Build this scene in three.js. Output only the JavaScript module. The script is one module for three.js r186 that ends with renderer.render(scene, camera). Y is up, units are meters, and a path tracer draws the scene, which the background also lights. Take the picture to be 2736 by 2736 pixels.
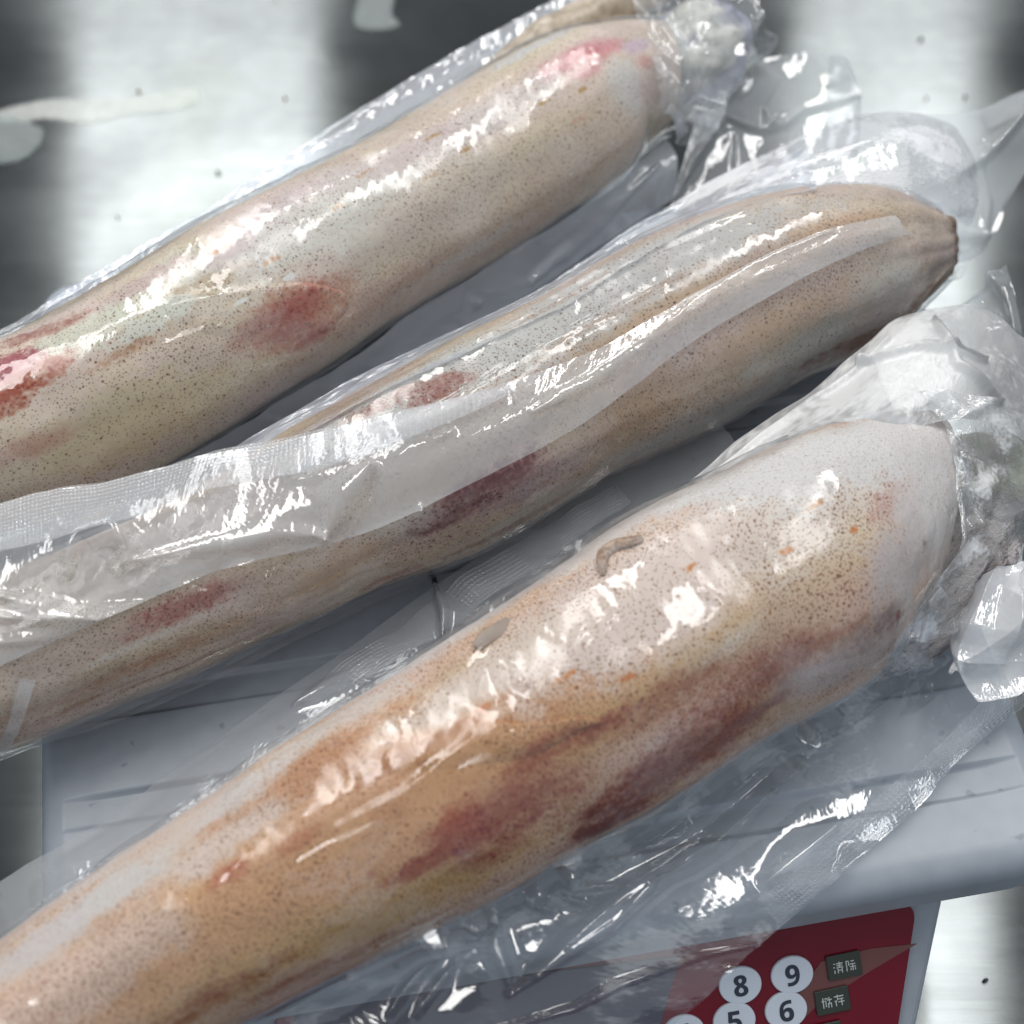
import * as THREE from 'three';
import { ImprovedNoise } from 'three/addons/math/ImprovedNoise.js';
import { RoundedBoxGeometry } from 'three/addons/geometries/RoundedBoxGeometry.js';
import { TextGeometry } from 'three/addons/geometries/TextGeometry.js';
import { FontLoader } from 'three/addons/loaders/FontLoader.js';
import { mergeGeometries } from 'three/addons/utils/BufferGeometryUtils.js';
import { RectAreaLightUniformsLib } from 'three/addons/lights/RectAreaLightUniformsLib.js';

// ------------------------------------------------------------------ camera, light, exposure
const scene = new THREE.Scene();
const camera = new THREE.PerspectiveCamera(37.32, 1, 0.05, 20);
camera.position.set(0, 0.5311, 0.29078);
camera.lookAt(0, 0.1, 0);
camera.focus = 0.47;
camera.userData.fStop = 8;
const PAN = 0.1;                                   // height of the weighing platform above the steel table
scene.background = new THREE.Color(0.345, 0.385, 0.43);   // the dim room round the table
const renderer = new THREE.WebGLRenderer({ antialias: true });
renderer.toneMapping = THREE.LinearToneMapping;
renderer.toneMappingExposure = 1.2;
renderer.shadowMap.enabled = true;
RectAreaLightUniformsLib.init();
const LIGHT = { power: 8.6, tilt: 61 * Math.PI / 180, far: 2, half: 1.02, edges: [-.7598,-.3275,.4886,.8036] };

// two tall skylights ahead of the table; they light it and show in the brushed steel as two bright bands
const glow = new THREE.MeshStandardMaterial({ color: 0x222222, emissive: 0xffffff, emissiveIntensity: 1 });
const frameM = new THREE.MeshStandardMaterial({ color: new THREE.Color(0.12, 0.12, 0.12), roughness: 0.6 });
function skylight(x0, x1, label) {
  const g = new THREE.Group(); g.name = scene.getObjectByName('skylight') ? 'skylight_001' : 'skylight';
  const n = new THREE.Vector3(0, Math.sin(LIGHT.tilt), -Math.cos(LIGHT.tilt));
  g.position.copy(n).multiplyScalar(LIGHT.far).add(new THREE.Vector3((x0 + x1) / 2, 0, 0));
  g.lookAt(new THREE.Vector3((x0 + x1) / 2, 0, 0));
  const w = x1 - x0, h = LIGHT.half * 2;
  const pane = new THREE.Mesh(new THREE.BoxGeometry(w, h, 0.01), glow); pane.name = 'window_pane'; pane.position.z = -0.012; g.add(pane);
  const bars = [[w + 0.08, 0.04, 0, h / 2 + 0.022], [w + 0.08, 0.04, 0, -h / 2 - 0.022], [0.04, h, w / 2 + 0.022, 0], [0.04, h, -w / 2 - 0.022, 0]].map(([a, b, x, y]) => new THREE.BoxGeometry(a, b, 0.03).translate(x, y, -0.02));
  const fr = new THREE.Mesh(mergeGeometries(bars), frameM); fr.name = 'window_frame'; g.add(fr);
  const l = new THREE.RectAreaLight(new THREE.Color(1, 0.987, 0.965), LIGHT.power, w, h);
  l.name = 'window_light'; l.rotation.y = Math.PI; l.position.z = 0.002;
  const holder = new THREE.Group(); holder.name = 'window_light_mount'; holder.add(l); g.add(holder);
  g.userData = { label, category: 'skylight' };
  scene.add(g);
}
{ // unseen dark slab added behind the windows to keep the steel dark between bands
  const g = new THREE.Group(); g.name = 'added_dark_slab'; const n = new THREE.Vector3(0, Math.sin(LIGHT.tilt), -Math.cos(LIGHT.tilt));
  g.position.copy(n).multiplyScalar(LIGHT.far + 0.06); g.lookAt(0, 0, 0);
  const m = new THREE.MeshStandardMaterial({ color: new THREE.Color(0.16, 0.165, 0.17), roughness: 0.9 });
  const r = new THREE.Mesh(new THREE.BoxGeometry(2.9, 2.8, 0.05), m); r.name = 'added_slab_board'; r.castShadow = r.receiveShadow = true; g.add(r);
  g.userData = { kind: 'structure', label: 'added unseen dark slab behind the two bright windows' }; scene.add(g);
}
skylight(LIGHT.edges[0], LIGHT.edges[1], 'tall bright skylight, left of the pair above the table');
skylight(LIGHT.edges[2], LIGHT.edges[3], 'narrower bright skylight, right of the pair above the table');

// ------------------------------------------------------------------ helpers
let seed = 7;
const rnd = () => { seed = (seed * 1664525 + 1013904223) >>> 0; return seed / 4294967296; };
const noise = new ImprovedNoise();
const N = (x, y, z = 0) => noise.noise(x + 100.3, y + 57.1, z + 31.7);
const fbm = (x, y, z, o = 3) => { let s = 0, a = 0.5; for (let i = 0; i < o; i++) { s += a * N(x, y, z); x *= 2.03; y *= 2.03; z += 9.2; a *= 0.5; } return s; };
const V = (a) => new THREE.Vector3(a[0], a[1], a[2]);
const clamp = (x, a = 0, b = 1) => Math.min(b, Math.max(a, x));
const sst = (a, b, x) => { const t = clamp((x - a) / (b - a)); return t * t * (3 - 2 * t); };   // also falls when b < a
const used = {};
function named(o, name) { const n = used[name] = (used[name] ?? -1) + 1; o.name = n ? name + '_' + String(n).padStart(3, '0') : name; return o; }
function thing(name, label, category, group) {
  const g = named(new THREE.Group(), name); g.userData = { label, category };
  if (group) g.userData.group = group;
  scene.add(g); return g;
}
function part(name, geometry, material, parent, label) {
  const m = new THREE.Mesh(geometry, material); m.name = name; m.castShadow = m.receiveShadow = true; parent.add(m);
  if (label) m.userData.label = label;
  return m;
}
function texture(w, h, fill, srgb, n = 4) {
  const d = new Uint8Array(w * h * 4), c = [0, 0, 0, 255];
  for (let y = 0, o = 0; y < h; y++) for (let x = 0; x < w; x++, o += 4) { c[3] = 255; fill((x + 0.5) / w, (y + 0.5) / h, c, x, y); d[o] = c[0]; d[o + 1] = c[1]; d[o + 2] = c[2]; d[o + 3] = c[3]; }
  const t = new THREE.DataTexture(d, w, h); t.wrapS = t.wrapT = THREE.RepeatWrapping; t.magFilter = t.minFilter = THREE.LinearFilter;
  if (srgb) t.colorSpace = THREE.SRGBColorSpace;
  t.needsUpdate = true; return t;
}
const cr = (P, t, dim) => {                       // Catmull-Rom through the points of P, t from 0 to 1
  const n = P.length - 1, x = t * n, i = Math.min(Math.floor(x), n - 1), f = x - i, g = (j) => P[clamp(j, 0, n)], a = g(i - 1), b = g(i), c = g(i + 1), d = g(i + 2), o = [];
  for (let k = 0; k < dim; k++) o.push(0.5 * (2 * b[k] + (c[k] - a[k]) * f + (2 * a[k] - 5 * b[k] + 4 * c[k] - d[k]) * f * f + (3 * b[k] - a[k] - 3 * c[k] + d[k]) * f * f * f));
  return o;
};
function distToLine(p, pts) {                     // horizontal distance from p to a polyline, and how far along it (0 to 1)
  let best = 1e9, at = 0;
  for (let i = 0; i + 1 < pts.length; i++) {
    const [ax, , az] = pts[i], [bx, , bz] = pts[i + 1], dx = bx - ax, dz = bz - az, t = clamp(((p.x - ax) * dx + (p.z - az) * dz) / (dx * dx + dz * dz + 1e-12));
    const d = Math.hypot(p.x - ax - dx * t, p.z - az - dz * t); if (d < best) { best = d; at = (i + t) / (pts.length - 1); }
  }
  return [best, at];
}
function ridged(p, ridges) {                      // height of the creases of a film at p: a steep fold, thinner towards both ends
  let h = 0;
  for (const [pts, hi, w] of ridges) { const [d, t] = distToLine(p, pts), e = w * (0.35 + 0.65 * Math.sin(Math.PI * clamp(t, 0.04, 0.96))); if (d < e * 3) h += hi * Math.exp(-((d / e) ** 2)); }
  return h;
}
function grid(nu, nv, at, flip) {                 // a mesh over nu x nv quads; at(u, v) gives [x, y, z, uvx, uvy]
  const pos = [], uv = [], idx = [];
  for (let j = 0; j <= nv; j++) for (let i = 0; i <= nu; i++) { const p = at(i / nu, j / nv, i, j); pos.push(p[0], p[1], p[2]); uv.push(p[3] ?? i / nu, p[4] ?? j / nv); }
  for (let j = 0; j < nv; j++) for (let i = 0; i < nu; i++) { const a = j * (nu + 1) + i, b = a + 1, c = a + nu + 1, d = c + 1; flip ? idx.push(a, b, c, b, d, c) : idx.push(a, c, b, b, c, d); }
  const g = new THREE.BufferGeometry();
  g.setAttribute('position', new THREE.Float32BufferAttribute(pos, 3)); g.setAttribute('uv', new THREE.Float32BufferAttribute(uv, 2)); g.setIndex(idx); g.computeVertexNormals();
  return g;
}
// a sheet of film through rows of points, with creases and a fine crumple pushed out along its normals
function sheet(rows, nu, nv, { ridges = [], bumps = () => 0, curl } = {}) {
  const at = (u, v) => cr(rows.map((r) => cr(r, u, 3)), v, 3);
  const P = [], mid = rows[Math.floor(rows.length / 2)], len = mid.slice(1).reduce((s, p, i) => s + V(p).distanceTo(V(mid[i])), 0), wid = V(at(0.5, 0)).distanceTo(V(at(0.5, 1)));
  for (let j = 0; j <= nv; j++) for (let i = 0; i <= nu; i++) P.push(V(at(i / nu, j / nv)));
  const a = new THREE.Vector3(), b = new THREE.Vector3(), n = new THREE.Vector3();
  return grid(nu, nv, (u, v, i, j) => {
    const q = (x, y) => P[clamp(y, 0, nv) * (nu + 1) + clamp(x, 0, nu)], p = q(i, j);
    a.subVectors(q(i + 1, j), q(i - 1, j)); b.subVectors(q(i, j + 1), q(i, j - 1)); n.crossVectors(a, b).normalize(); if (n.y < 0) n.negate();
    const h = ridged(p, ridges) + bumps(u * len, v * wid, u, v);
    return [p.x + n.x * h, p.y + n.y * h, p.z + n.z * h, u * len, v * wid];
  });
}

// ------------------------------------------------------------------ materials of the films
const filmBump = texture(512, 512, (u, v, c) => {   // fine dimples where the film clings to wet, uneven flesh
  const a = Math.cos(u * 6.2832) * 2.2, b = Math.sin(u * 6.2832) * 2.2, d = Math.cos(v * 6.2832) * 2.2, e = Math.sin(v * 6.2832) * 2.2;
  const t = N(a * 2.3 + d, b * 2.3 + e, a - e) + 0.55 * N(a * 5 + e * 3, b * 5 - d * 3, d * 4) + 0.35 * N(a * 9 + d * 6, b * 9 - e * 6, e * 9);
  c[0] = c[1] = c[2] = clamp(128 + 95 * t, 0, 255);
}, false);
const sealBump = texture(128, 128, (u, v, c) => {   // the embossed mesh of a heat seal
  const a = Math.abs(Math.sin(u * Math.PI * 8)), b = Math.abs(Math.sin(v * Math.PI * 8));
  c[0] = c[1] = c[2] = 255 * Math.min(1, a * 0.75 * (0.35 + 0.65 * b) + 0.1 * b);
}, false);
const rep = (t, x, y) => { const r = t.clone(); r.wrapS = r.wrapT = THREE.MirroredRepeatWrapping; r.repeat.set(x, y); r.needsUpdate = true; return r; };
const frostMap = (k, fx, fy, lo) => texture(512, 512, (u, v, c) => {   // frost clings in patches with ragged outlines: less light passes there
  const n = fbm(u * fx, v * fy, k, 4) + 0.18 * N(u * fx * 14, v * fy * 14, k); c[1] = c[2] = c[0] = 255 * (1 - lo * sst(-0.05, 0.3, n));
}, false);
const dullMap = texture(512, 512, (u, v, c) => { const n = fbm(u * 9, v * 9, 63, 3) + 0.25 * N(u * 40, v * 40, 6); c[0] = c[2] = 0; c[1] = 255 * (0.28 + 0.72 * sst(-0.1, 0.16, n)); }, false);   // hazy and clear patches of the film
function film({ clear = 0.93, rough = 0.07, bump = 0.0004, tint = [0.95, 0.965, 0.98], scale = 28, ior = 1.8, frost, seal, dull } = {}) {
  return new THREE.MeshPhysicalMaterial({
    color: new THREE.Color(...tint), transmission: clear, thickness: 0, roughness: rough, ior, side: THREE.DoubleSide,
    transmissionMap: frost ?? null, roughnessMap: dull ?? null, bumpMap: seal ? rep(sealBump, seal[0], seal[1]) : rep(filmBump, scale, scale), bumpScale: bump,
  });
}
const M = {
  lower: film({ clear: 0.95, rough: 0.07, bump: 0.00012, scale: 8, tint: [0.93, 0.95, 0.97], frost: rep(frostMap(3, 5, 5, 0.2), 12, 12) }),
  pouch: film({ clear: 0.85, rough: 0.12, bump: 0.0003, scale: 10, tint: [0.84, 0.84, 0.855], frost: rep(frostMap(11, 3, 7, 0.75), 11, 11) }),
  sleeve: film({ clear: 0.985, rough: 0.27, ior: 1.52, dull: rep(dullMap, 8, 8), bump: 0.00014, scale: 7, frost: rep(frostMap(41, 3, 4, 0.1), 9, 9) }),
  smooth: film({ clear: 0.93, rough: 0.06, bump: 0.0002, scale: 9 }),
  milky: film({ clear: 0.76, rough: 0.08, bump: 0.0002, scale: 8, tint: [0.84, 0.855, 0.87] }),
  flap: film({ clear: 0.73, rough: 0.09, bump: 0.00025, scale: 9, tint: [0.9, 0.905, 0.91] }),
  crumple: film({ clear: 0.9, rough: 0.08, bump: 0.0003, scale: 12 }),
  frosted: film({ clear: 0.68, rough: 0.4, bump: 0.0003, scale: 14, frost: rep(frostMap(21, 3, 3, 0.7), 10, 10), tint: [0.68, 0.675, 0.672] }),
  seal: film({ clear: 0.78, rough: 0.17, bump: 0.0008, seal: [95, 95] }),
  hazy: film({ clear: 0.86, rough: 0.14, bump: 0.0004, scale: 12, frost: rep(frostMap(31, 4, 4, 0.6), 16, 16), tint: [0.9, 0.9, 0.9] }),
  sealShiny: film({ clear: 0.76, rough: 0.1, bump: 0.0006, seal: [95, 95] }),
  sealThin: film({ clear: 0.9, rough: 0.17, bump: 0.0008, seal: [95, 95] }),
  rim: film({ clear: 0.62, rough: 0.07, bump: 0.0002, scale: 8, tint: [0.87, 0.9, 0.95] }),
  foil: film({ clear: 0.45, rough: 0.1, bump: 0.0003, scale: 14, tint: [0.86, 0.87, 0.89] }),
};

// ------------------------------------------------------------------ the steel table
const streak = texture(1024, 1024, (u, v, c, x, y) => {  // brushed lines run along u: only the slope across them varies
  const r = y * 17.31; let g = 0.75 * N(u * 6, r, 3) + 0.45 * N(u * 17, r * 1.7, 9) + 0.1 * N(u * 3, v * 180, 5);
  c[0] = 128; c[1] = clamp(128 + 100 * g + 20 * (rnd() - 0.5), 4, 252); c[2] = 235;
}, false);
const steelColour = texture(1024, 1024, (u, v, c) => {
  const s = N(u * 4, v * 160, 3) * 1.5 + N(u * 2.2, v * 2.2, 8) * 8 + N(u * 9, v * 9, 5) * 7 + N(u * 40, v * 40, 5) * 4, w = sst(0.18, 0.5, N(u * 6, v * 6, 77)) * 12;
  c[0] = 96 + s - w * 0.3; c[1] = 100 + s - w * 0.25; c[2] = 101 + s - w * 0.4;
}, true);
const steelRough = texture(512, 512, (u, v, c) => { c[0] = c[2] = 0; c[1] = clamp(150 + 60 * N(u * 7, v * 7, 2) + 14 * N(u * 3, v * 90, 4), 60, 255); }, false);
const steel = new THREE.MeshPhysicalMaterial({ metalness: 0.8, roughness: 0.36, map: rep(steelColour, 2.6, 2.6), roughnessMap: rep(steelRough, 3.1, 3.1), normalMap: rep(streak, 7, 7), normalScale: new THREE.Vector2(0, 0.06), anisotropy: 1, anisotropyRotation: Math.PI / 2 });
{
  const g = new THREE.BoxGeometry(2.4, 0.03, 2.4).translate(0, -0.015, 0), p = g.attributes.position, uv = g.attributes.uv;
  for (let i = 0; i < p.count; i++) uv.setXY(i, p.getX(i), -p.getZ(i) + p.getY(i));
  const t = new THREE.Mesh(g, steel); t.name = 'table_top'; t.receiveShadow = true; t.userData = { kind: 'structure', label: 'brushed steel table top under the scale', category: 'table' }; scene.add(t);
}

// ------------------------------------------------------------------ the weighing scale
{
  const scale = thing('weighing_scale', 'grey plastic weighing scale with red keypad, under all the bagged squid', 'scale');
  scale.rotation.y = 10 * Math.PI / 180;
  const grain = texture(256, 256, (u, v, c) => { c[0] = c[1] = c[2] = clamp(128 + 60 * (rnd() - 0.5) + 50 * N(u * 20, v * 20), 0, 255); }, false);
  const greyMap = texture(512, 512, (u, v, c) => { const s = 6 * fbm(u * 5, v * 5, 3) + 5 * N(u * 40, v * 40, 1) - 22 * sst(0.6, 0.66, N(u * 37, v * 37, 9)); c[0] = 157 + s; c[1] = 163 + s; c[2] = 171 + s; }, true);
  const grey = new THREE.MeshPhysicalMaterial({ map: rep(greyMap, 5, 5), roughness: 0.38, bumpMap: rep(grain, 30, 30), bumpScale: 0.00006 });
  // platform: one moulded tray with paired grooves across it and rounded edges
  const x0 = -0.161, x1 = 0.146, z0 = -0.138, z1 = 0.1515, R = 0.009;
  const centres = [-0.0975, -0.062, -0.0265, 0.0145, 0.05, 0.0855, 0.122];
  const groove = (z) => { let h = 0; for (const c of centres) { const d = Math.abs(z - c); h += 0.0016 * (1 - sst(0.0042, 0.0056, d)); } return h; };
  const xs = [], zs = [];
  for (let k = 0; k <= 10; k++) { const a = (k / 10) * Math.PI / 2; xs.push([x0 + R - R * Math.cos(a), R - R * Math.sin(a)]); zs.push([z0 + R - R * Math.cos(a), R - R * Math.sin(a)]); }
  for (let k = 1; k < 30; k++) xs.push([x0 + R + (x1 - x0 - 2 * R) * k / 30, 0]);
  for (let k = 1; k < 420; k++) zs.push([z0 + R + (z1 - z0 - 2 * R) * k / 420, 0]);
  for (let k = 10; k >= 0; k--) { const a = (k / 10) * Math.PI / 2; xs.push([x1 - R + R * Math.cos(a), R - R * Math.sin(a)]); zs.push([z1 - R + R * Math.cos(a), R - R * Math.sin(a)]); }
  xs.unshift([x0, 0.018]); xs.push([x1, 0.018]); zs.unshift([z0, 0.018]); zs.push([z1, 0.018]);
  const nx = xs.length - 1, nz = zs.length - 1, CR = 0.015;
  const top = grid(nx, nz, (u, v, i, j) => {
    let [x, dx] = xs[i], [z, dz] = zs[j];
    const inside = sst(0, 0.004, Math.min(x - x0 - 0.012, x1 - 0.012 - x));
    const y = PAN - Math.max(dx, dz) - (Math.max(dx, dz) < 1e-6 ? groove(z) * inside : 0) - 0.0007 * (x - x0 < 0.0155 && x - x0 > 0.0125 ? 1 : 0);
    const cx = x < 0 ? x0 + CR : x1 - CR, cz = z < 0 ? z0 + CR : z1 - CR, ox = x - cx, oz = z - cz;       // round the four corners in plan
    if (ox * (x < 0 ? -1 : 1) > 0 && oz * (z < 0 ? -1 : 1) > 0) { const m = Math.max(Math.abs(ox), Math.abs(oz)), l = Math.hypot(ox, oz); if (l > 1e-9) { x = cx + ox * m / l; z = cz + oz * m / l; } }
    return [x, y, z, x, -z];
  });
  part('platform', top, grey, scale);
  part('seam', new RoundedBoxGeometry(0.0016, 0.0012, 0.075, 2, 0.0004).translate(-0.0302, PAN + 0.0001, 0.006), new THREE.MeshStandardMaterial({ color: 0x3c3f46, roughness: 0.6 }), scale);
  // housing below it: a box with a sloping front
  const ax = 0.09588, ay = 0.072, az = 0.14735, sl = 40 * Math.PI / 180, run = 0.085;
  const side = new THREE.Shape([[-0.115, 0.003], [-0.115, 0.08], [az - 0.004, 0.08], [az - 0.001, ay - 0.0012], [az + run * Math.cos(sl), ay - 0.0012 - run * Math.sin(sl)], [az + run * Math.cos(sl), 0.003]].map(([z, y]) => new THREE.Vector2(-z, y)));
  const hx0 = -0.135, hx1 = ax + 0.0125;
  const house = new THREE.ExtrudeGeometry(side, { depth: hx1 - hx0, bevelEnabled: true, bevelSize: 0.003, bevelOffset: -0.003, bevelThickness: 0.004, bevelSegments: 4 });
  house.rotateY(Math.PI / 2).translate(hx0, 0, 0);
  { const p = house.attributes.position; for (let i = 0; i < p.count; i++) if (p.getX(i) > 0) p.setX(i, p.getX(i) - 0.45 * Math.max(0, p.getZ(i) - az)); house.computeVertexNormals(); }
  part('housing', house, grey, scale);
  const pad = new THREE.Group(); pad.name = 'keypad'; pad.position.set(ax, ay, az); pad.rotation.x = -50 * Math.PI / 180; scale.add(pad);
  const rr = (w, h, r) => { const s = new THREE.Shape(); s.moveTo(-w / 2 + r, -h / 2); s.lineTo(w / 2 - r, -h / 2); s.quadraticCurveTo(w / 2, -h / 2, w / 2, -h / 2 + r); s.lineTo(w / 2, h / 2 - r); s.quadraticCurveTo(w / 2, h / 2, w / 2 - r, h / 2); s.lineTo(-w / 2 + r, h / 2); s.quadraticCurveTo(-w / 2, h / 2, -w / 2, h / 2 - r); s.lineTo(-w / 2, -h / 2 + r); s.quadraticCurveTo(-w / 2, -h / 2, -w / 2 + r, -h / 2); return s; };
  const redMap = texture(256, 256, (u, v, c) => { const s = 5 * N(u * 9, v * 9, 2) + 4 * (rnd() - 0.5); c[0] = 112 + s; c[1] = 8 + s * 0.4; c[2] = 32 + s * 0.4; }, true);
  const red = new THREE.MeshPhysicalMaterial({ map: rep(redMap, 8, 8), roughness: 0.3, specularIntensity: 0.6 });
  const pw = 0.2, ph = 0.075, plate = new THREE.ExtrudeGeometry(rr(pw, ph, 0.006), { depth: 0.0008, bevelEnabled: true, bevelSize: 0.0004, bevelThickness: 0.0004, bevelSegments: 2 });
  // skewed a little, as the panel narrows towards its foot
  { const p = plate.attributes.position; for (let i = 0; i < p.count; i++) p.setX(i, p.getX(i) + 0.27 * (p.getY(i) - ph / 2) * (p.getX(i) > 0 ? 1 : 0)); plate.computeVertexNormals(); }
  part('keypad_panel', plate.translate(0.0053 - pw / 2, -ph / 2, 0.0004), red, pad, 'dark red keypad panel');
  const band = new THREE.Shape([[.0041,-.0127], [-.0113,-.0186], [-.0293,-.0264], [-.048,-.0403], [-.0513,-.0397], [-.0269,-.013], [-.0105,-.0116]].map(([x, y]) => new THREE.Vector2(x, y)));  // paler brownish red strip laid on the panel
  part('paler_band', new THREE.ExtrudeGeometry(band, { depth: 0.0003, bevelEnabled: false }).translate(0, 0, 0.0015), new THREE.MeshPhysicalMaterial({ color: new THREE.Color(0.16, 0.05, 0.045), roughness: 0.35 }), pad, 'paler brownish red band');
  const shadePatch = new THREE.Shape([[-.1858,.0032], [-.0712,-.0036], [-.0848,-.0351], [-.1935,-.0212]].map(([x, y]) => new THREE.Vector2(x, y)));  // dark indigo sheet added for the shade on the left of the panel
  part('panel_shade_patch', new THREE.ExtrudeGeometry(shadePatch, { depth: 0.0006, bevelEnabled: true, bevelSize: 0.0006, bevelThickness: 0.0004, bevelSegments: 2 }).translate(0, 0, 0.0016), new THREE.MeshPhysicalMaterial({ color: new THREE.Color(0.035, 0.033, 0.065), roughness: 0.15 }), pad, 'dark indigo patch for the shade on the panel, under the film');
  const white = new THREE.MeshPhysicalMaterial({ color: new THREE.Color(0.66, 0.7, 0.76), roughness: 0.4 }), ink = new THREE.MeshStandardMaterial({ color: new THREE.Color(0.025, 0.03, 0.05), roughness: 0.5 });
  const font = await new FontLoader().loadAsync('fonts/droid/droid_sans_bold.typeface.json');
  const el = new THREE.Shape(); el.absellipse(0, 0, 0.0062, 0.0055, 0, Math.PI * 2);
  const keyG = new THREE.ExtrudeGeometry(el, { depth: 0.0006, bevelEnabled: true, bevelSize: 0.0005, bevelThickness: 0.0005, bevelSegments: 3, curveSegments: 36 });
  for (const [d, [x, y]] of [['9', [-.0365,-.0152]], ['8', [-.053,-.0156]], ['6', [-.0397,-.0262]], ['5', [-.0562,-.0266]], ['4', [-.0723,-.0277]], ['3', [-.0431,-.0374]], ['2', [-.0594,-.0381]]]) {
    const k = part('button', keyG, white, pad); k.position.set(x, y, 0.0016);
    const t = new TextGeometry(d, { font, size: 0.0066, depth: 0.0002, curveSegments: 6 }); t.computeBoundingBox(); const b = t.boundingBox; t.translate(-(b.min.x + b.max.x) / 2, -(b.min.y + b.max.y) / 2, 0.0011);
    part('digit', t, ink, k);
  }
  // function keys: dark olive tiles with two pale characters each
  const olive = new THREE.MeshStandardMaterial({ color: new THREE.Color(0.032, 0.04, 0.03), roughness: 0.5 }), pale = new THREE.MeshStandardMaterial({ color: new THREE.Color(0.5, 0.53, 0.5), roughness: 0.6 });
  const strokes = [  // each character on a 10 x 10 grid: bars [x, y, w, h]
    [[[0.5, 8, 1.6, 1], [0, 5, 1.6, 1], [0.6, 0, 1, 3], [3, 8, 6.5, 1], [3.4, 6.2, 5.6, 0.9], [5.6, 5, 1, 5], [3, 4.4, 6.6, 0.9], [3.8, 0, 1, 4], [7.8, 0, 1, 4], [4, 2, 4.5, 0.8]], [[0.5, 0, 1, 9], [0.5, 8.4, 3, 0.9], [2.8, 4.5, 1, 4], [5.4, 8, 3.2, 1], [4.4, 5.4, 5.2, 0.9], [4, 3, 6, 0.9], [6.4, 0, 1, 6], [4.4, 0.4, 1, 1.8], [8.6, 0.4, 1, 1.8]]],
    [[[1, 0, 1, 9.5], [0, 6, 3, 1], [3, 8, 3, 1], [3.5, 1, 1, 6], [5.4, 6.6, 4.6, 1], [7, 3, 1, 6.5], [5.8, 0, 1, 4], [5.8, 3.4, 3.6, 0.9], [8.6, 0, 1, 4]], [[0.4, 8, 9.2, 1], [3.2, 5, 1, 5], [0.6, 4, 2.4, 1], [1.4, 0, 1, 4], [4.4, 5.6, 5, 0.9], [7, 0, 1, 6], [4, 3, 6, 0.9]]],
    [[[0, 8, 10, 1], [1, 4, 8, 1], [4.5, 0, 1, 9], [0.5, 0, 1, 4], [8.5, 0, 1, 4]], [[0, 7, 4, 1], [1.5, 0, 1, 9.5], [5, 8, 5, 1], [5, 4, 5, 1], [7, 0, 1, 8]]],
  ];
  const tile = new THREE.ExtrudeGeometry(rr(0.0105, 0.0075, 0.0004), { depth: 0.0005, bevelEnabled: true, bevelSize: 0.0002, bevelThickness: 0.0002, bevelSegments: 1 });
  for (const [i, [x, y]] of [[0, [-.0199,-.0153]], [1, [-.0248,-.0258]], [2, [-.0284,-.0366]]]) {
    const k = part('function_key', tile, olive, pad); k.position.set(x, y, 0.0019); k.rotation.z = 0.03;
    const bars = []; strokes[i].forEach((ch, c) => ch.forEach(([bx, by, w, h]) => bars.push(new THREE.BoxGeometry(w * 0.00033, h * 0.00036, 0.0001).translate((bx + w / 2) * 0.00033 + (c ? 0.0003 : -0.0036), (by + h / 2 - 5) * 0.00036, 0.00078 + bars.length * 0.000003))));
    part('lettering', mergeGeometries(bars), pale, k);
  }
}

// ------------------------------------------------------------------ the squid: stations [x, y, z, radius] along each body
const STATIONS = {1:[[-.1908,.1299,.005,.0287],[-.1688,.1315,-.0075,.0303],[-.1426,.1322,-.0228,.031],[-.1149,.133,-.0435,.0318],[-.0842,.1333,-.0695,.0321],[-.0537,.1324,-.0964,.0312],[-.0186,.1319,-.1264,.0307],[.0182,.1321,-.1584,.0309],[.0379,.1281,-.1789,.0269],[.0579,.123,-.1943,.0218]],2:[[-.1681,.1252,.0785,.024],[-.1456,.1264,.069,.0252],[-.1148,.1268,.053,.0256],[-.0828,.1276,.0351,.0264],[-.0568,.1305,.0192,.0293],[-.0326,.1326,.0064,.0314],[-.0058,.1331,-.0101,.0319],[.0217,.1328,-.0302,.0316],[.0547,.1351,-.0495,.0339],[.0881,.1337,-.0695,.0325],[.109,.1323,-.0802,.0311],[.1307,.129,-.0913,.0263],[.1466,.126,-.098,.0183],[.1557,.124,-.1023,.0131]],3:[[-.1415,.1265,.1959,.0253],[-.1198,.1267,.1786,.0255],[-.0934,.1285,.1602,.0273],[-.0692,.1308,.1457,.0296],[-.0436,.133,.1306,.0318],[-.0168,.1351,.115,.0339],[.0063,.1366,.1006,.0354],[.0305,.1385,.0857,.0373],[.056,.1393,.0667,.0381],[.0822,.14,.0523,.0388],[.1047,.1362,.0349,.035],[.1317,.1271,.0138,.0259]]};
const TUBE = {}, NT = 240, SKEW = { 1: 0.009, 2: 0, 3: 0.022 };
for (const k of [1, 2, 3]) {
  const P = []; for (let i = 0; i <= NT; i++) P.push(cr(STATIONS[k], i / NT, 4));
  const S = [0]; for (let i = 1; i <= NT; i++) S.push(S[i - 1] + V(P[i]).distanceTo(V(P[i - 1])));
  const F = P.map((p, i) => { const T = V(P[Math.min(NT, i + 1)]).sub(V(P[Math.max(0, i - 1)])).normalize(), B = new THREE.Vector3().crossVectors(T, new THREE.Vector3(0, 1, 0)).normalize(); return { c: V(p), r: p[3], T, B, U: new THREE.Vector3().crossVectors(B, T) }; });
  TUBE[k] = { F, S, L: S[NT] };
}
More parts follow.
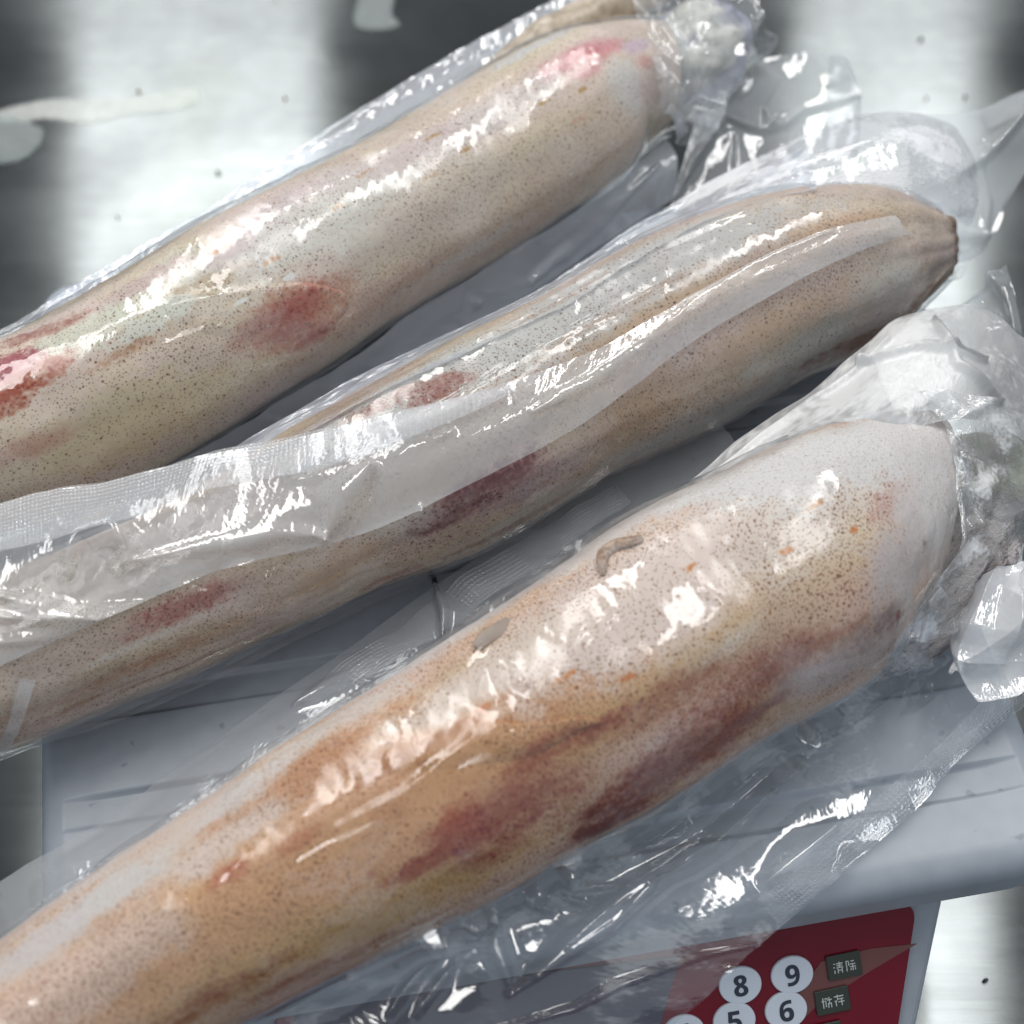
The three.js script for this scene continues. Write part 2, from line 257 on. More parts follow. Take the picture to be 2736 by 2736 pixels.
function onTube(k, s, th, off) {                  // point of body k at s metres along it, th round it (0 = top, positive towards the front)
  const { F, S, L } = TUBE[k]; const sc = clamp(s, 0, L); let a = 0, b = NT; while (b - a > 1) { const m = (a + b) >> 1; S[m] <= sc ? a = m : b = m; }
  const f = clamp((sc - S[a]) / (S[b] - S[a] + 1e-9)), A = F[a], B = F[b], r = A.r + (B.r - A.r) * f + off;
  const c = A.c.clone().lerp(B.c, f), n = A.U.clone().lerp(B.U, f).multiplyScalar(Math.cos(th)).addScaledVector(A.B.clone().lerp(B.B, f), Math.sin(th));
  const t = clamp((sc - L + 0.09) / 0.09);
  return c.addScaledVector(n, r).addScaledVector(F[b].T, s - sc - SKEW[k] * t * t * (3 - 2 * t) * Math.sin(th));   // the open end is cut at a slant
}
const lump = (k, s, th) => 0.0015 * N(s * 22, th * 1.1, k * 7) + (k === 2 ? 0.0022 * (Math.abs(N(s * 5, th * 2.4, 50)) - 0.2) : 0.0009 * N(s * 8, th * 2.2, k * 11)) + 0.0004 * N(s * 90, th * 3.4, k * 3) + 0.00012 * N(s * 300, th * 9, k);
function bodyGeometry(k, caps) {
  const { L } = TUBE[k], rows = []; for (let i = 0; i <= 330; i++) rows.push([L * i / 330, 1]);
  for (const c of caps) rows.push([L + c[0], c[1]]);
  const c0 = TUBE[k].F[NT].c;
  return grid(rows.length - 1, 150, (u, v, i, j) => {
    const [s, m] = rows[i], th = (v * 2 - 1) * Math.PI, e = Math.sin(th * 3 + 1) * 0.0006;
    const p = onTube(k, s, th, i <= 330 ? lump(k, s, th) : lump(k, L, th) * m - TUBE[k].F[NT].r * (1 - m) + e * m);
    return [p.x, p.y, p.z, Math.min(s / L, 1), v];
  }, true);
}
// colours of the skin: blobs [colour, strength, edge, s, th, half length, half width] in sRGB, over a base, then spots, flecks and frost
function skin(k, base, blobs, opt) {
  const { F, L } = TUBE[k], W = 2048, H = 1024, R = opt.radius, lim = 2.3;
  const col = new Float32Array(W * H * 3), frost = new Float32Array(W * H);
  for (let y = 0; y < H; y++) { const th = ((y + 0.5) / H * 2 - 1) * Math.PI; if (Math.abs(th) > lim) { for (let x = 0; x < W; x++) col.set(base, (y * W + x) * 3); continue; }
    for (let x = 0; x < W; x++) { const s = (x + 0.5) / W * L, q = th * R, n = fbm(s * 45, q * 60, k * 5, 3), m = N(s * 380, q * 380, k), o = (y * W + x) * 3, a = n * 26 + m * 5 + N(s * 1250, q * 1250, k) * opt.grain, w = N(s * 28, q * 70, k + 40) * 9; col[o] = base[0] + a; col[o + 1] = base[1] + a * 1.02 + w * 0.25; col[o + 2] = base[2] + a * 1.1 - w; if (opt.back) { const f = sst(opt.back, opt.back - 0.35, th + 0.55 * fbm(s * 40, q * 60, 91, 4)); frost[y * W + x] = f * 0.7; for (let i = 0; i < 3; i++) col[o + i] += ([203, 191, 184][i] - col[o + i]) * f; } } }
  for (const [c, strength, edge, s0, t0, a, b, isFrost] of blobs) {
    const q0 = t0 * R, e = 2.1, xa = Math.floor((s0 - a * e) / L * W), xb = Math.ceil((s0 + a * e) / L * W), ya = Math.floor(((q0 - b * e) / R / Math.PI / 2 + 0.5) * H), yb = Math.ceil(((q0 + b * e) / R / Math.PI / 2 + 0.5) * H);
    const f = 0.55 / Math.max(Math.min(a, b), 0.0012), z = s0 * 91 + t0 * 7;
    for (let y = Math.max(0, ya); y < Math.min(H, yb); y++) for (let x = Math.max(0, xa); x < Math.min(W, xb); x++) {
      const s = (x + 0.5) / W * L, q = ((y + 0.5) / H * 2 - 1) * Math.PI * R, du = (s - s0) / a, dv = (q - q0) / b;
      const warp = 0.75 * fbm(s * f, q * f, z, 4) + 0.28 * N(s * 700, q * 700, z) + 0.22 * N(s * 240, q * 320, z), d = Math.hypot(du, dv) + warp * 1.05;
      let m = Math.min(1, strength * 1.12) * (1 - sst(1 - edge * 0.7, 1 + edge * 0.75, d)); if (m <= 0.004) continue;
      const o = (y * W + x) * 3, g = c[0] < 175 && !isFrost ? 0.95 + 0.75 * N(s * 620, q * 620, 3) + 0.6 * N(s * 120, q * 300, 5) : 1; m = clamp(m * g);
      col[o] += (c[0] - col[o]) * m; col[o + 1] += (c[1] - col[o + 1]) * m; col[o + 2] += (c[2] - col[o + 2]) * m;
      if (isFrost) frost[y * W + x] = Math.max(frost[y * W + x], m);
    }
  }
  // chromatophores: a fine and a coarse scatter of dark brown points, each with a soft rim; sparse and faint under frost
  const dot = (s, q, r, dark) => {
    const X = s / L * W, Y = (q / R / Math.PI / 2 + 0.5) * H, rx = r / L * W, ry = r / (R * 2 * Math.PI) * H;
    for (let y = Math.max(0, Math.floor(Y - ry - 1)); y <= Math.min(H - 1, Y + ry + 1); y++) for (let x = Math.max(0, Math.floor(X - rx - 1)); x <= Math.min(W - 1, X + rx + 1); x++) {
      const d = Math.hypot((x + 0.5 - X) / rx, (y + 0.5 - Y) / ry), m = dark * (1 - sst(0.5, 1.25, d)) * (1 - 0.75 * frost[y * W + x]); if (m <= 0) continue;
      const o = (y * W + x) * 3, redder = clamp((col[o] - col[o + 2] - 45) / 40) * (1 - clamp((col[o] - 150) / 30)); col[o] += (opt.dot[0] + 6 * redder - col[o]) * m; col[o + 1] += (opt.dot[1] - 34 * redder - col[o + 1]) * m; col[o + 2] += (opt.dot[2] - 26 * redder - col[o + 2]) * m;
    }
  };
  for (const [pitch, r0, r1, dark, keep] of opt.dots) for (let s = 0; s < L; s += pitch) for (let q = -2 * R; q < 2 * R; q += pitch) {
    const a = s + (rnd() - 0.5) * pitch * 1.1, b = q + (rnd() - 0.5) * pitch * 1.1, field = 0.55 + 1.1 * fbm(a * 26, b * 40, k + 3, 3);
    if (rnd() < keep * clamp(field * 1.5)) dot(a, b, r0 + (r1 - r0) * rnd() ** 2, dark * (0.65 + 0.35 * rnd()) * clamp(0.5 + field));
  }
  for (const [c, strength, , s0, t0, a, b, isFrost] of blobs) if (!isFrost && strength > 0.65 && c[0] < 166 && c[0] - c[2] > 22) {
    const n = Math.min(1400, a * b * 3.6e6), sv = opt.dot; opt.dot = [c[0] * 0.72, c[1] * 0.56, c[2] * 0.56];
    for (let i = 0; i < n; i++) { const g = Math.sqrt(rnd()) * 1.25, w = rnd() * 6.2832, S = s0 + Math.cos(w) * g * a, Q = t0 * R + Math.sin(w) * g * b, h = fbm(S * 150, Q * 300, 77, 3); if (rnd() < 0.5 + 1.9 * h - 0.35 * g) dot(S, Q, 0.00022 + 0.0004 * rnd() ** 2, 0.35 + 0.4 * rnd()); }
    opt.dot = sv;
  }
  for (const [c, s, t, a, b] of opt.flecks) for (let i = 0; i < 26; i++) { const g = rnd() * 2 - 1, sv = opt.dot; opt.dot = c; dot(s + g * a, t * R + (rnd() - 0.5) * b * 1.6, 0.0004 + 0.0003 * rnd(), 0.28); opt.dot = sv; }
  const map = texture(W, H, (u, v, c, x, y) => { const o = (y * W + x) * 3; const g = 0.35 * col[o] + 0.5 * col[o + 1] + 0.15 * col[o + 2], z = opt.sat; for (let i = 0; i < 3; i++) c[i] = clamp(g + (col[o + i] - g) * z + opt.lift, 0, 255); }, true);
  const rough = texture(W / 2, H / 2, (u, v, c, x, y) => { c[0] = c[2] = 0; c[1] = clamp(105 + 120 * frost[y * 2 * W + x * 2] + 40 * N(u * 60, v * 30, 2), 40, 255); }, false);
  const bump = texture(W / 2, H / 2, (u, v, c) => { c[0] = c[1] = c[2] = clamp(128 + 70 * N(u * L * 420, v * R * 6.28 * 420, k) + 50 * N(u * L * 1100, v * R * 6.28 * 1100, k), 0, 255); }, false);
  for (const t of [map, rough, bump]) t.wrapS = t.wrapT = THREE.ClampToEdgeWrapping;
  return new THREE.MeshPhysicalMaterial({ map, roughnessMap: rough, roughness: 1, bumpMap: bump, bumpScale: 0.00025, specularIntensity: 0.7 });
}
// a fold of skin lying on the body, between an upper and a lower line given as [s, th]
function fold(k, upper, lower, thick, nu = 120, nv = 26) {
  const { L } = TUBE[k];
  return grid(nu, nv, (u, v) => {
    const a = cr(upper, u, 2), b = cr(lower, u, 2), s = a[0] + (b[0] - a[0]) * v, th = a[1] + (b[1] - a[1]) * v;
    const lift = thick * sst(0, 0.05, v) * (1 - sst(0.3, 1, v)) * sst(0, 0.3, u) * (1 - sst(0.75, 1, u)) - 0.0012 * sst(0.45, 1, v) + (v === 0 || u === 0 || u === 1 ? -0.0012 : 0);
    const p = onTube(k, s, th, lump(k, s, th) + lift + 0.0002 * N(s * 200, th * 8, 4)); return [p.x, p.y, p.z, s / L, th / Math.PI / 2 + 0.5];
  }, true);
}
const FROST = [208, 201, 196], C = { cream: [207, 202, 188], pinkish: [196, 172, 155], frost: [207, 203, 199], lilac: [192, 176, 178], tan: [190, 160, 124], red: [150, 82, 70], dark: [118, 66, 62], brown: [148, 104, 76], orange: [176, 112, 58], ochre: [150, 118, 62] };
const cap = [[0.0012, 0.985], [0.0026, 0.93], [0.0036, 0.8], [0.0042, 0.55], [0.0044, 0.25], [0.0044, 0.01]];

// squid 1, at the back
{
  const q = thing('squid', 'pale whole squid at the back, with pink blotches near its open end', 'squid', 'frozen squid on the scale');
  const sk = skin(1, [202, 186, 169], [
    [[208, 204, 194], 0.85, 0.6, .1536,.2443,.0465,.0134], [[206, 202, 186], 0.8, 0.5, .0975,.0349,.0207,.0103], [[200, 200, 182], 0.7, 0.5, .0615,.0698,.0202,.0067], [[194, 176, 158], 0.7, 0.7, .2462,1.2566,.0426,.0136],
    [[196, 181, 148], 0.7, 0.7, .059,1.0821,.0371,.0118], [[198, 184, 156], 0.6, 0.8, .0311,1.117,.0199,.0066], [[200, 176, 160], 0.6, 0.8, .1356,1.5708,.0273,.0047], [[198, 178, 162], 0.7, 0.8, .1892,1.5708,.0416,.0076], [[206, 196, 190], 0.7, 0.8, .2211,.1745,.0414,.0075], [[206, 198, 192], 0.6, 0.8, .125,.1745,.0245,.007], [[198, 186, 172], 0.6, 0.8, .1875,.8029,.0368,.011], [[184, 158, 142], 0.5, 0.8, .1505,1.3265,.0364,.0055],
    [[190, 172, 172], 0.55, 0.9, .149,-.1745,.027,.005], [[188, 170, 168], 0.5, 0.9, .191,.0349,.024,.0048], [[186, 160, 158], 0.55, 0.9, .089,-.1745,.0138,.0038], [[187, 165, 165], 0.45, 0.9, .1157,.0349,.0105,.0035],
    [[178, 136, 114], 0.9, 0.5, .125,1.0123,.0194,.0088], [[156, 88, 72], 0.85, 0.9, .1219,.9774,.0123,.0053], [[154, 90, 76], 0.65, 0.8, .1265,1.2915,.0086,.0029], [[172, 128, 106], 0.5, 0.8, .1096,.9076,.0087,.0042], [[180, 160, 134], 0.6, 0.4, .0961,.2793,.0188,.0038],
    [[206, 206, 194], 0.75, 0.35, .0848,.3142,.0144,.0041],
    [[150, 84, 88], 0.85, 0.6, .0377,.0698,.0116,.0053], [[146, 78, 52], 0.8, 0.7, .0494,.2094,.008,.0027], [[140, 70, 46], 0.8, 0.7, .0389,.3142,.0099,.003], [[142, 76, 50], 0.75, 0.7, .0322,.4538,.0074,.0023], [[148, 106, 92], 0.7, 0.7, .0494,-.3142,.0119,.003], [[152, 112, 98], 0.6, 0.8, .0615,-.2094,.0076,.002], [[180, 140, 122], 0.6, 0.8, .0344,.9076,.0116,.0036], [[150, 110, 80], 0.5, 0.9, .0716,.4538,.0093,.0017],
    [[192, 130, 134], 0.7, 0.9, .2708,.0698,.0137,.0039], [[196, 128, 132], 0.65, 0.9, .282,.1745,.0099,.003], [[196, 142, 146], 0.6, 0.8, .2694,.3142,.0078,.0027], [[190, 170, 182], 0.7, 0.8, .2988,.2443,.0081,.004], [[202, 198, 194], 0.8, 0.5, .2652,-.5236,.0178,.0036], [[180, 130, 124], 0.5, 0.8, .2999,.5236,.0052,.0028],
    [[202, 200, 195], 0.6, 0.6, .283,.733,.0099,.0099], [[200, 196, 188], 0.5, 0.9, .1944,1.501,.0227,.0026], [[176, 150, 132], 0.45, 0.9, .2248,1.7104,.0234,.0035],
    [[222, 222, 218], 0.8, 0.4, .128,.6283,.0021,.0011, 1], [[222, 222, 218], 0.8, 0.4, .1096,.5934,.0028,.0007, 1],
  ], { radius: 0.031, sat: 1.2, lift: -2, grain: 5, dot: [96, 68, 52], dots: [[0.0011, 0.00017, 0.00028, 0.85, 0.8], [0.0022, 0.0002, 0.00046, 1, 0.6]],
    flecks: [[C.orange, .1157,0,.0031,.0007], [C.orange, .1265,.384,.0031,.0009], [C.ochre, .2033,.0349,.0034,.0007], [C.ochre, .2104,.384,.0026,.0007], [[166, 132, 96], .1927,.4538,.0033,.0009], [[168, 132, 96], .174,.0349,.0037,.0009], [C.ochre, .2481,.384,.0027,.0008], [C.ochre, .2637,.4887,.0017,.001], [[190, 140, 120], .2571,.7679,.0038,.0012], [[170, 128, 90], .1566,.2443,.0022,.0007]] });
  part('mantle', bodyGeometry(1, cap), sk, q);
  part('fin', fold(1, [[.089,.1047], [.108,.384], [.1296,.6981], [.1416,1.0123], [.1431,1.1868]], [[.0862,.5934], [.0961,1.0821], [.1142,1.4661], [.1296,1.501], [.1446,1.2566]], 0.0011), sk, q, 'brown and red blotched fin fold');
  // head and arms inside the mouth of the bag, blurred by film
  const hm = new THREE.MeshPhysicalMaterial({ map: rep(texture(512, 256, (u, v, c) => { const n = fbm(u * 9, v * 7, 4, 4), e = sst(0.12, 0.4, N(u * 4, v * 5, 9)); c[0] = 196 + 60 * n - 62 * e; c[1] = 194 + 58 * n - 60 * e; c[2] = 184 + 60 * n - 34 * e; }, true), 1, 1), roughness: 0.4 });
  const blob = (c, ax, r, rn) => { const g = new THREE.SphereGeometry(1, 60, 40), p = g.attributes.position, a = V(ax), u = new THREE.Vector3(0, 1, 0), b = new THREE.Vector3().crossVectors(a, u).normalize(), al = a.length(), m = new THREE.Matrix4().makeBasis(a.clone().normalize(), u, b); const v = new THREE.Vector3();
    for (let i = 0; i < p.count; i++) { v.fromBufferAttribute(p, i); const n = 1 + rn * fbm(v.x * 2.1 + c[0] * 70, v.y * 2.1, v.z * 2.1, 4) * 1.6; v.multiplyScalar(n).multiply(new THREE.Vector3(al, r, r)).applyMatrix4(m).add(V(c)); p.setXYZ(i, v.x, v.y, v.z); } g.computeVertexNormals(); return g; };
  part('head', blob([.0745,.124,-.206], [0.022, 0.002, -0.012], 0.021, 0.22), hm, q, 'pale translucent head with a bluish dark patch');
  const am = new THREE.MeshPhysicalMaterial({ map: rep(texture(512, 64, (u, v, c) => { const n = fbm(u * 7, v * 9, 6, 4); c[0] = 170 + 70 * n; c[1] = 156 + 70 * n; c[2] = 138 + 70 * n; }, true), 3, 1), roughness: 0.35 });
  const arm = new THREE.CatmullRomCurve3([[-.0214,.134,-.1745], [-.0075,.136,-.1857], [.0092,.137,-.1977], [.0263,.138,-.2094], [.0459,.138,-.2233], [.0594,.138,-.2348]].map(V));
  const ag = new THREE.TubeGeometry(arm, 90, 0.0085, 18); { const p = ag.attributes.position; for (let i = 0; i < p.count; i++) p.setY(i, p.getY(i) + 0.0014 * N(p.getX(i) * 120, p.getZ(i) * 120, 3)); ag.computeVertexNormals(); }
  { const p = ag.attributes.position, v = new THREE.Vector3(); for (let i = 0; i <= 90; i++) { const o = arm.getPointAt(i / 90), k = 0.12 + 0.88 * sst(0, 0.5, i / 90); for (let j = 0; j <= 18; j++) { const n = i * 19 + j; v.fromBufferAttribute(p, n).sub(o).multiplyScalar(k).add(o); p.setXYZ(n, v.x, v.y, v.z); } } ag.computeVertexNormals(); }
  part('arm', ag, am, q, 'brownish arm tucked along the back of the body');
  TUBE.blob = blob;
}
// squid 2, in the middle
{
  const q = thing('squid', 'middle squid, greyish and frosty, partly hidden under a folded flap of film', 'squid', 'frozen squid on the scale');
  const sk = skin(2, [190, 172, 156], [
    [[190, 187, 181], 0.95, 0.6, .193,-.2094,.0702,.0125], [[186, 182, 177], 0.95, 0.6, .2585,-.1745,.0518,.0104], [[186, 184, 178], 0.6, 0.7, .1385,-.3491,.0261,.0065], [[194, 170, 146], 0.8, 0.6, .2585,.384,.051,.0041], [[192, 166, 142], 0.8, 0.6, .3147,.2443,.0195,.0036], [[170, 150, 136], 0.5, 0.8, .2311,.1047,.0305,.0017], [[164, 146, 134], 0.55, 0.7, .2191,-.384,.0206,.001],
    [[184, 158, 132], 0.6, 0.8, .2353,1.0821,.0374,.0068], [[186, 160, 136], 0.6, 0.7, .2849,.9425,.0279,.0052], [[186, 182, 174], 0.75, 0.75, .2501,1.7104,.0353,.0071], [[188, 184, 176], 0.8, 0.75, .289,1.3614,.0284,.0071], [[190, 182, 172], 0.7, 0.7, .3276,.9774,.0126,.009], [[186, 166, 150], 0.5, 0.8, .3399,.6981,.0091,.0055],
    [[138, 102, 76], 0.85, 0.4, .3221,1.7104,.0313,.0041], [[142, 108, 80], 0.8, 0.4, .3523,1.5359,.0131,.0049], [[130, 100, 70], 0.7, 0.5, .1718,1.7802,.0187,.002], [[112, 82, 70], 0.7, 0.6, .2828,2.0595,.0129,.0015],
    [[108, 52, 54], 1, 0.7, .1683,1.0472,.0147,.0049], [[92, 44, 48], 1, 0.8, .1632,1.117,.0114,.0033], [[116, 82, 84], 0.95, 0.8, .155,1.117,.0114,.0042], [[166, 146, 146], 0.75, 0.8, .1787,1.2566,.0149,.006], [[182, 178, 172], 0.5, 0.8, .14,1.0821,.0145,.0042], [[182, 178, 166], 0.55, 0.8, .1787,1.6057,.0185,.003],
    [[150, 112, 102], 0.8, 0.6, .1683,-.0698,.0115,.0043], [[158, 128, 118], 0.7, 0.7, .1534,-.2094,.0131,.0029], [[160, 136, 126], 0.6, 0.8, .1385,-.4189,.0115,.002],
    [[160, 110, 98], 0.95, 0.8, .0673,.8029,.014,.0047], [[164, 120, 108], 0.7, 0.8, .0795,.8029,.0079,.0028], [[176, 160, 148], 0.5, 0.9, .0359,.7679,.0245,.0077], [[160, 128, 104], 0.6, 0.8, .0456,1.2566,.0343,.0025], [[138, 100, 78], 0.55, 0.9, .0594,1.6057,.0176,.0011], [[142, 104, 82], 0.5, 0.9, .0304,1.4661,.0156,.0012], [[182, 156, 128], 0.7, 0.8, .1172,1.1868,.0177,.0058], [[164, 124, 102], 0.7, 0.8, .1327,1.7802,.0117,.0027], [[190, 186, 176], 0.75, 0.5, .0378,1.9199,.032,.0019], [[190, 188, 180], 0.6, 0.5, .0855,2.0595,.0249,.0015],
    [[214, 212, 208], 0.55, 0.7, .309,2.0944,.0187,.0022, 1], [[212, 210, 206], 0.5, 0.7, .184,1.4661,.0067,.0017, 1], [[206, 202, 194], 0.5, 0.7, .0836,.3491,.022,.0038, 1], [[206, 204, 196], 0.45, 0.8, .0594,.9774,.0187,.0016, 1],
    [[120, 88, 68], 0.85, 0.6, TUBE[2].L, 0.2, 0.0035, 0.05],
  ], { radius: 0.0305, back: -0.75, sat: 1.2, lift: -8, grain: 16, dot: [88, 64, 48], dots: [[0.0011, 0.00018, 0.0003, 0.8, 0.8], [0.0022, 0.0002, 0.00046, 0.95, 0.55]], flecks: [] });
  part('mantle', bodyGeometry(2, [[0.0005, 0.98], [0.0002, 0.94], [-0.003, 0.9], [-0.016, 0.86], [-0.018, 0.5], [-0.018, 0.01]]), sk, q);
  part('fin', fold(2, [[.265,2.0246], [.2965,2.0944], [.3276,2.0246], [.3492,1.4661], [.3656,1.2217]], [[.2694,2.0595], [.2947,2.0944], [.3276,2.0595], [.3523,1.8151], [.3682,1.4661]], 0.0012, 80, 10), sk, q, 'thin brown fin fold along the lower edge');
}
// squid 3, in front
{
  const q = thing('squid', 'largest squid in front, orange brown with dense dark spots and frost', 'squid', 'frozen squid on the scale');
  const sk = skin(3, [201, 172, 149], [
    [[207, 190, 178], 1, 0.6, .2168,-.0349,.052,.0173], [[205, 187, 172], 1, 0.4, .1642,-.2094,.034,.0071], [[206, 192, 178], 0.9, 0.6, .2675,-.0349,.0299,.0134], [[204, 186, 172], 0.8, 0.8, .2429,.0349,.0293,.0088], [[204, 188, 164], 0.75, 0.8, .2675,.2793,.0162,.0081], [[198, 174, 146], 0.6, 0.8, .2499,.5236,.0232,.0073], [[194, 172, 146], 0.6, 0.8, .163,-.3491,.0228,.0071], [[198, 176, 156], 0.6, 0.8, .1321,-.2443,.0084,.007],
    [[190, 150, 116], 0.85, 0.6, .1321,.3491,.0575,.0205], [[192, 153, 116], 0.7, 0.7, .0786,.5236,.0375,.0147], [[178, 134, 98], 0.95, 0.3, .1263,-.2443,.0265,.0081], [[178, 134, 100], 0.95, 0.3, .1543,.2793,.0304,.0058], [[170, 124, 90], 0.8, 0.4, .1517,.0349,.0362,.0017], [[182, 142, 112], 0.6, 0.7, .0998,-.384,.0208,.0056], [[186, 150, 112], 0.5, 0.8, .153,.3142,.0249,.0055], [[192, 156, 108], 0.75, 0.8, .1205,1.0821,.0358,.0083], [[194, 158, 112], 0.6, 0.8, .0837,.9076,.027,.0067], [[190, 154, 110], 0.6, 0.8, .1855,.5585,.021,.0056], [[194, 170, 132], 0.5, 0.9, .2227,.5236,.0158,.0049],
    [[142, 70, 46], 1, 0.7, .1435,.733,.0077,.0052], [[128, 58, 36], 1, 0.7, .1393,.8378,.0165,.0023], [[152, 102, 88], 0.65, 0.8, .1517,.6981,.0063,.0036], [[140, 82, 58], 0.6, 0.8, .1642,.5585,.0097,.0019], [[150, 94, 66], 0.55, 0.9, .1277,.8727,.0096,.0016],
    [[116, 50, 38], 1, 0.9, .1919,1.2217,.0172,.0054], [[108, 46, 36], 1, 0.9, .1791,1.4661,.0145,.0035], [[140, 84, 68], 0.85, 0.9, .2052,1.1868,.0144,.0072], [[150, 96, 76], 0.7, 0.9, .1555,.8727,.0181,.0083], [[154, 104, 80], 0.7, 0.9, .2272,.9774,.0233,.0073], [[100, 56, 52], 0.7, 0.7, .1679,1.5359,.0087,.0017], [[140, 92, 82], 0.6, 0.8, .2183,1.2566,.0088,.0038],
    [[138, 80, 58], 0.8, 0.7, .1868,.5934,.0112,.002], [[144, 88, 66], 0.65, 0.8, .1715,.4887,.0098,.0017], [[158, 112, 86], 0.65, 0.8, .2039,.6632,.017,.0042], [[150, 104, 84], 0.65, 0.8, .2429,.9076,.0175,.0038], [[160, 118, 96], 0.6, 0.8, .2621,.9774,.0118,.0038], [[168, 150, 144], 0.6, 0.8, .2499,1.1868,.0163,.0044], [[136, 104, 98], 0.55, 0.8, .2301,1.2217,.0118,.0018],
    [[154, 108, 72], 0.75, 0.7, .0658,1.0472,.0202,.004], [[150, 104, 70], 0.7, 0.8, .108,1.4661,.0168,.0025], [[150, 100, 72], 0.6, 0.8, .0876,1.3614,.0124,.0022], [[166, 122, 96], 0.8, 0.35, .0645,-.384,.0088,.0021], [[164, 104, 80], 0.6, 0.8, .085,.1047,.0054,.0027], [[158, 100, 74], 0.5, 0.9, .1039,.1745,.0054,.0022],
    [[202, 178, 162], 0.85, 0.7, .0411,.2443,.0251,.0092], [[168, 124, 104], 0.5, 0.9, .0351,.3142,.0145,.0032], [[152, 104, 76], 0.6, 0.7, .0307,.0349,.0032,.0018],
    [[178, 136, 126], 0.75, 0.8, .2922,.2793,.0086,.0046], [[172, 122, 110], 0.6, 0.8, .2841,.2793,.0045,.0027], [[186, 176, 172], 0.85, 0.8, .2841,.8378,.0105,.0166, 1], [[196, 188, 184], 0.8, 0.8, .3034,.4887,.0062,.0186, 1], [[182, 168, 164], 0.8, 0.8, .2635,1.1868,.0164,.006, 1], [[128, 108, 102], 0.6, 0.8, .2727,1.0472,.0105,.0039], [[112, 66, 52], 0.9, 0.3, .2803,1.0821,.0012,.0014], [[106, 84, 72], 0.6, 0.6, .2998,.7679,.0031,.0015],
    [[208, 192, 182], 1, 0.6, .2227,-.0698,.0479,.0138], [[206, 190, 177], 0.95, 0.6, .1753,-.2443,.0343,.0074], [[207, 194, 182], 0.9, 0.7, .2675,.0349,.0253,.0119], [[203, 180, 164], 0.8, 0.8, .0411,.1745,.0278,.0093], [[206, 190, 180], 0.8, 0.8, .0876,-.1745,.0205,.0055],
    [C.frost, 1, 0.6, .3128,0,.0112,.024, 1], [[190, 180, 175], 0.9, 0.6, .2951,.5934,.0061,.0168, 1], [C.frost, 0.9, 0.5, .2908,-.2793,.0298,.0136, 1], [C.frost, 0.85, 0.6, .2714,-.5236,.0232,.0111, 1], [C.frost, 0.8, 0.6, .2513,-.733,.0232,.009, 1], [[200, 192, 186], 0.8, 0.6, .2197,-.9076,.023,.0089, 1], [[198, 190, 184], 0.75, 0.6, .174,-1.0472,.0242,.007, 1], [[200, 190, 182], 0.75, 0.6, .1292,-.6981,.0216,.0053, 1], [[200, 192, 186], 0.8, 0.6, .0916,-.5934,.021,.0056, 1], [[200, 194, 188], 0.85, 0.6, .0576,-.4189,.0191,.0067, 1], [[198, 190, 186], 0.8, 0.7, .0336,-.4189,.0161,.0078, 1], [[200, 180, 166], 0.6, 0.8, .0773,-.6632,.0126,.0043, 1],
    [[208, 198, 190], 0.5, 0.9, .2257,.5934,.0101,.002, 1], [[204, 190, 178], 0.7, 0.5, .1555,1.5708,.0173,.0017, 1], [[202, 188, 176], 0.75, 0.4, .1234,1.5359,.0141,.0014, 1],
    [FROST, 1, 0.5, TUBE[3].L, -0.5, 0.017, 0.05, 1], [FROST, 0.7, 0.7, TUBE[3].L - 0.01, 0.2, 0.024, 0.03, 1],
  ], { radius: 0.034, back: -0.62, sat: 1.2, lift: -4, grain: 5, dot: [92, 52, 28], dots: [[0.00095, 0.00017, 0.00026, 0.9, 0.95], [0.0019, 0.0002, 0.0004, 1, 0.9], [0.009, 0.0004, 0.00055, 0.85, 0.3]],
    flecks: [[C.orange, .2301,-.0349,.002,.0007], [C.orange, .2567,.2094,.0016,.0007], [C.orange, .2688,0,.0024,.0007], [C.orange, .2739,.3142,.0012,.0007], [C.orange, .1855,.1396,.0028,.0006], [C.orange, .1985,.384,.0017,.0007], [C.orange, .1617,0,.002,.0007], [C.brown, .1163,.733,.0014,.001]] });
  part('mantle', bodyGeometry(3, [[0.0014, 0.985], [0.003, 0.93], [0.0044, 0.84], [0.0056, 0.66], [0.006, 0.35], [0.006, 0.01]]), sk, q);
  part('fin', fold(3, [[.093,-.733], [.1149,-.733], [.1335,-.6283], [.1517,-.1047], [.1691,.2793], [.1829,.4538], [.1893,.5934]], [[.0863,.1047], [.1039,.1396], [.1234,.3142], [.1435,.4538], [.163,.6283], [.1804,.5934], [.1893,.5934]], 0.0012), sk, q, 'brown spotted fin fold wrapped over the body');
  const pale = new THREE.MeshPhysicalMaterial({ roughness: 0.5, map: texture(512, 256, (u, v, c) => { const n = fbm(u * 10, v * 8, 14, 4), g = sst(0.05, 0.3, N(u * 5, v * 4, 3)), b = sst(0.12, 0.35, N(u * 6 + 4, v * 6, 8)); c[0] = 200 + 50 * n - 16 * g - 26 * b; c[1] = 197 + 50 * n - 8 * g - 36 * b; c[2] = 188 + 50 * n - 26 * g - 38 * b; }, true), bumpMap: rep(filmBump, 4, 3), bumpScale: 0.002 });
  part('head', TUBE.blob([.1549,.118,.0024], [0.018, 0.0, -0.009], 0.018, 0.2), pale, q, 'frosted head with a greenish eye');
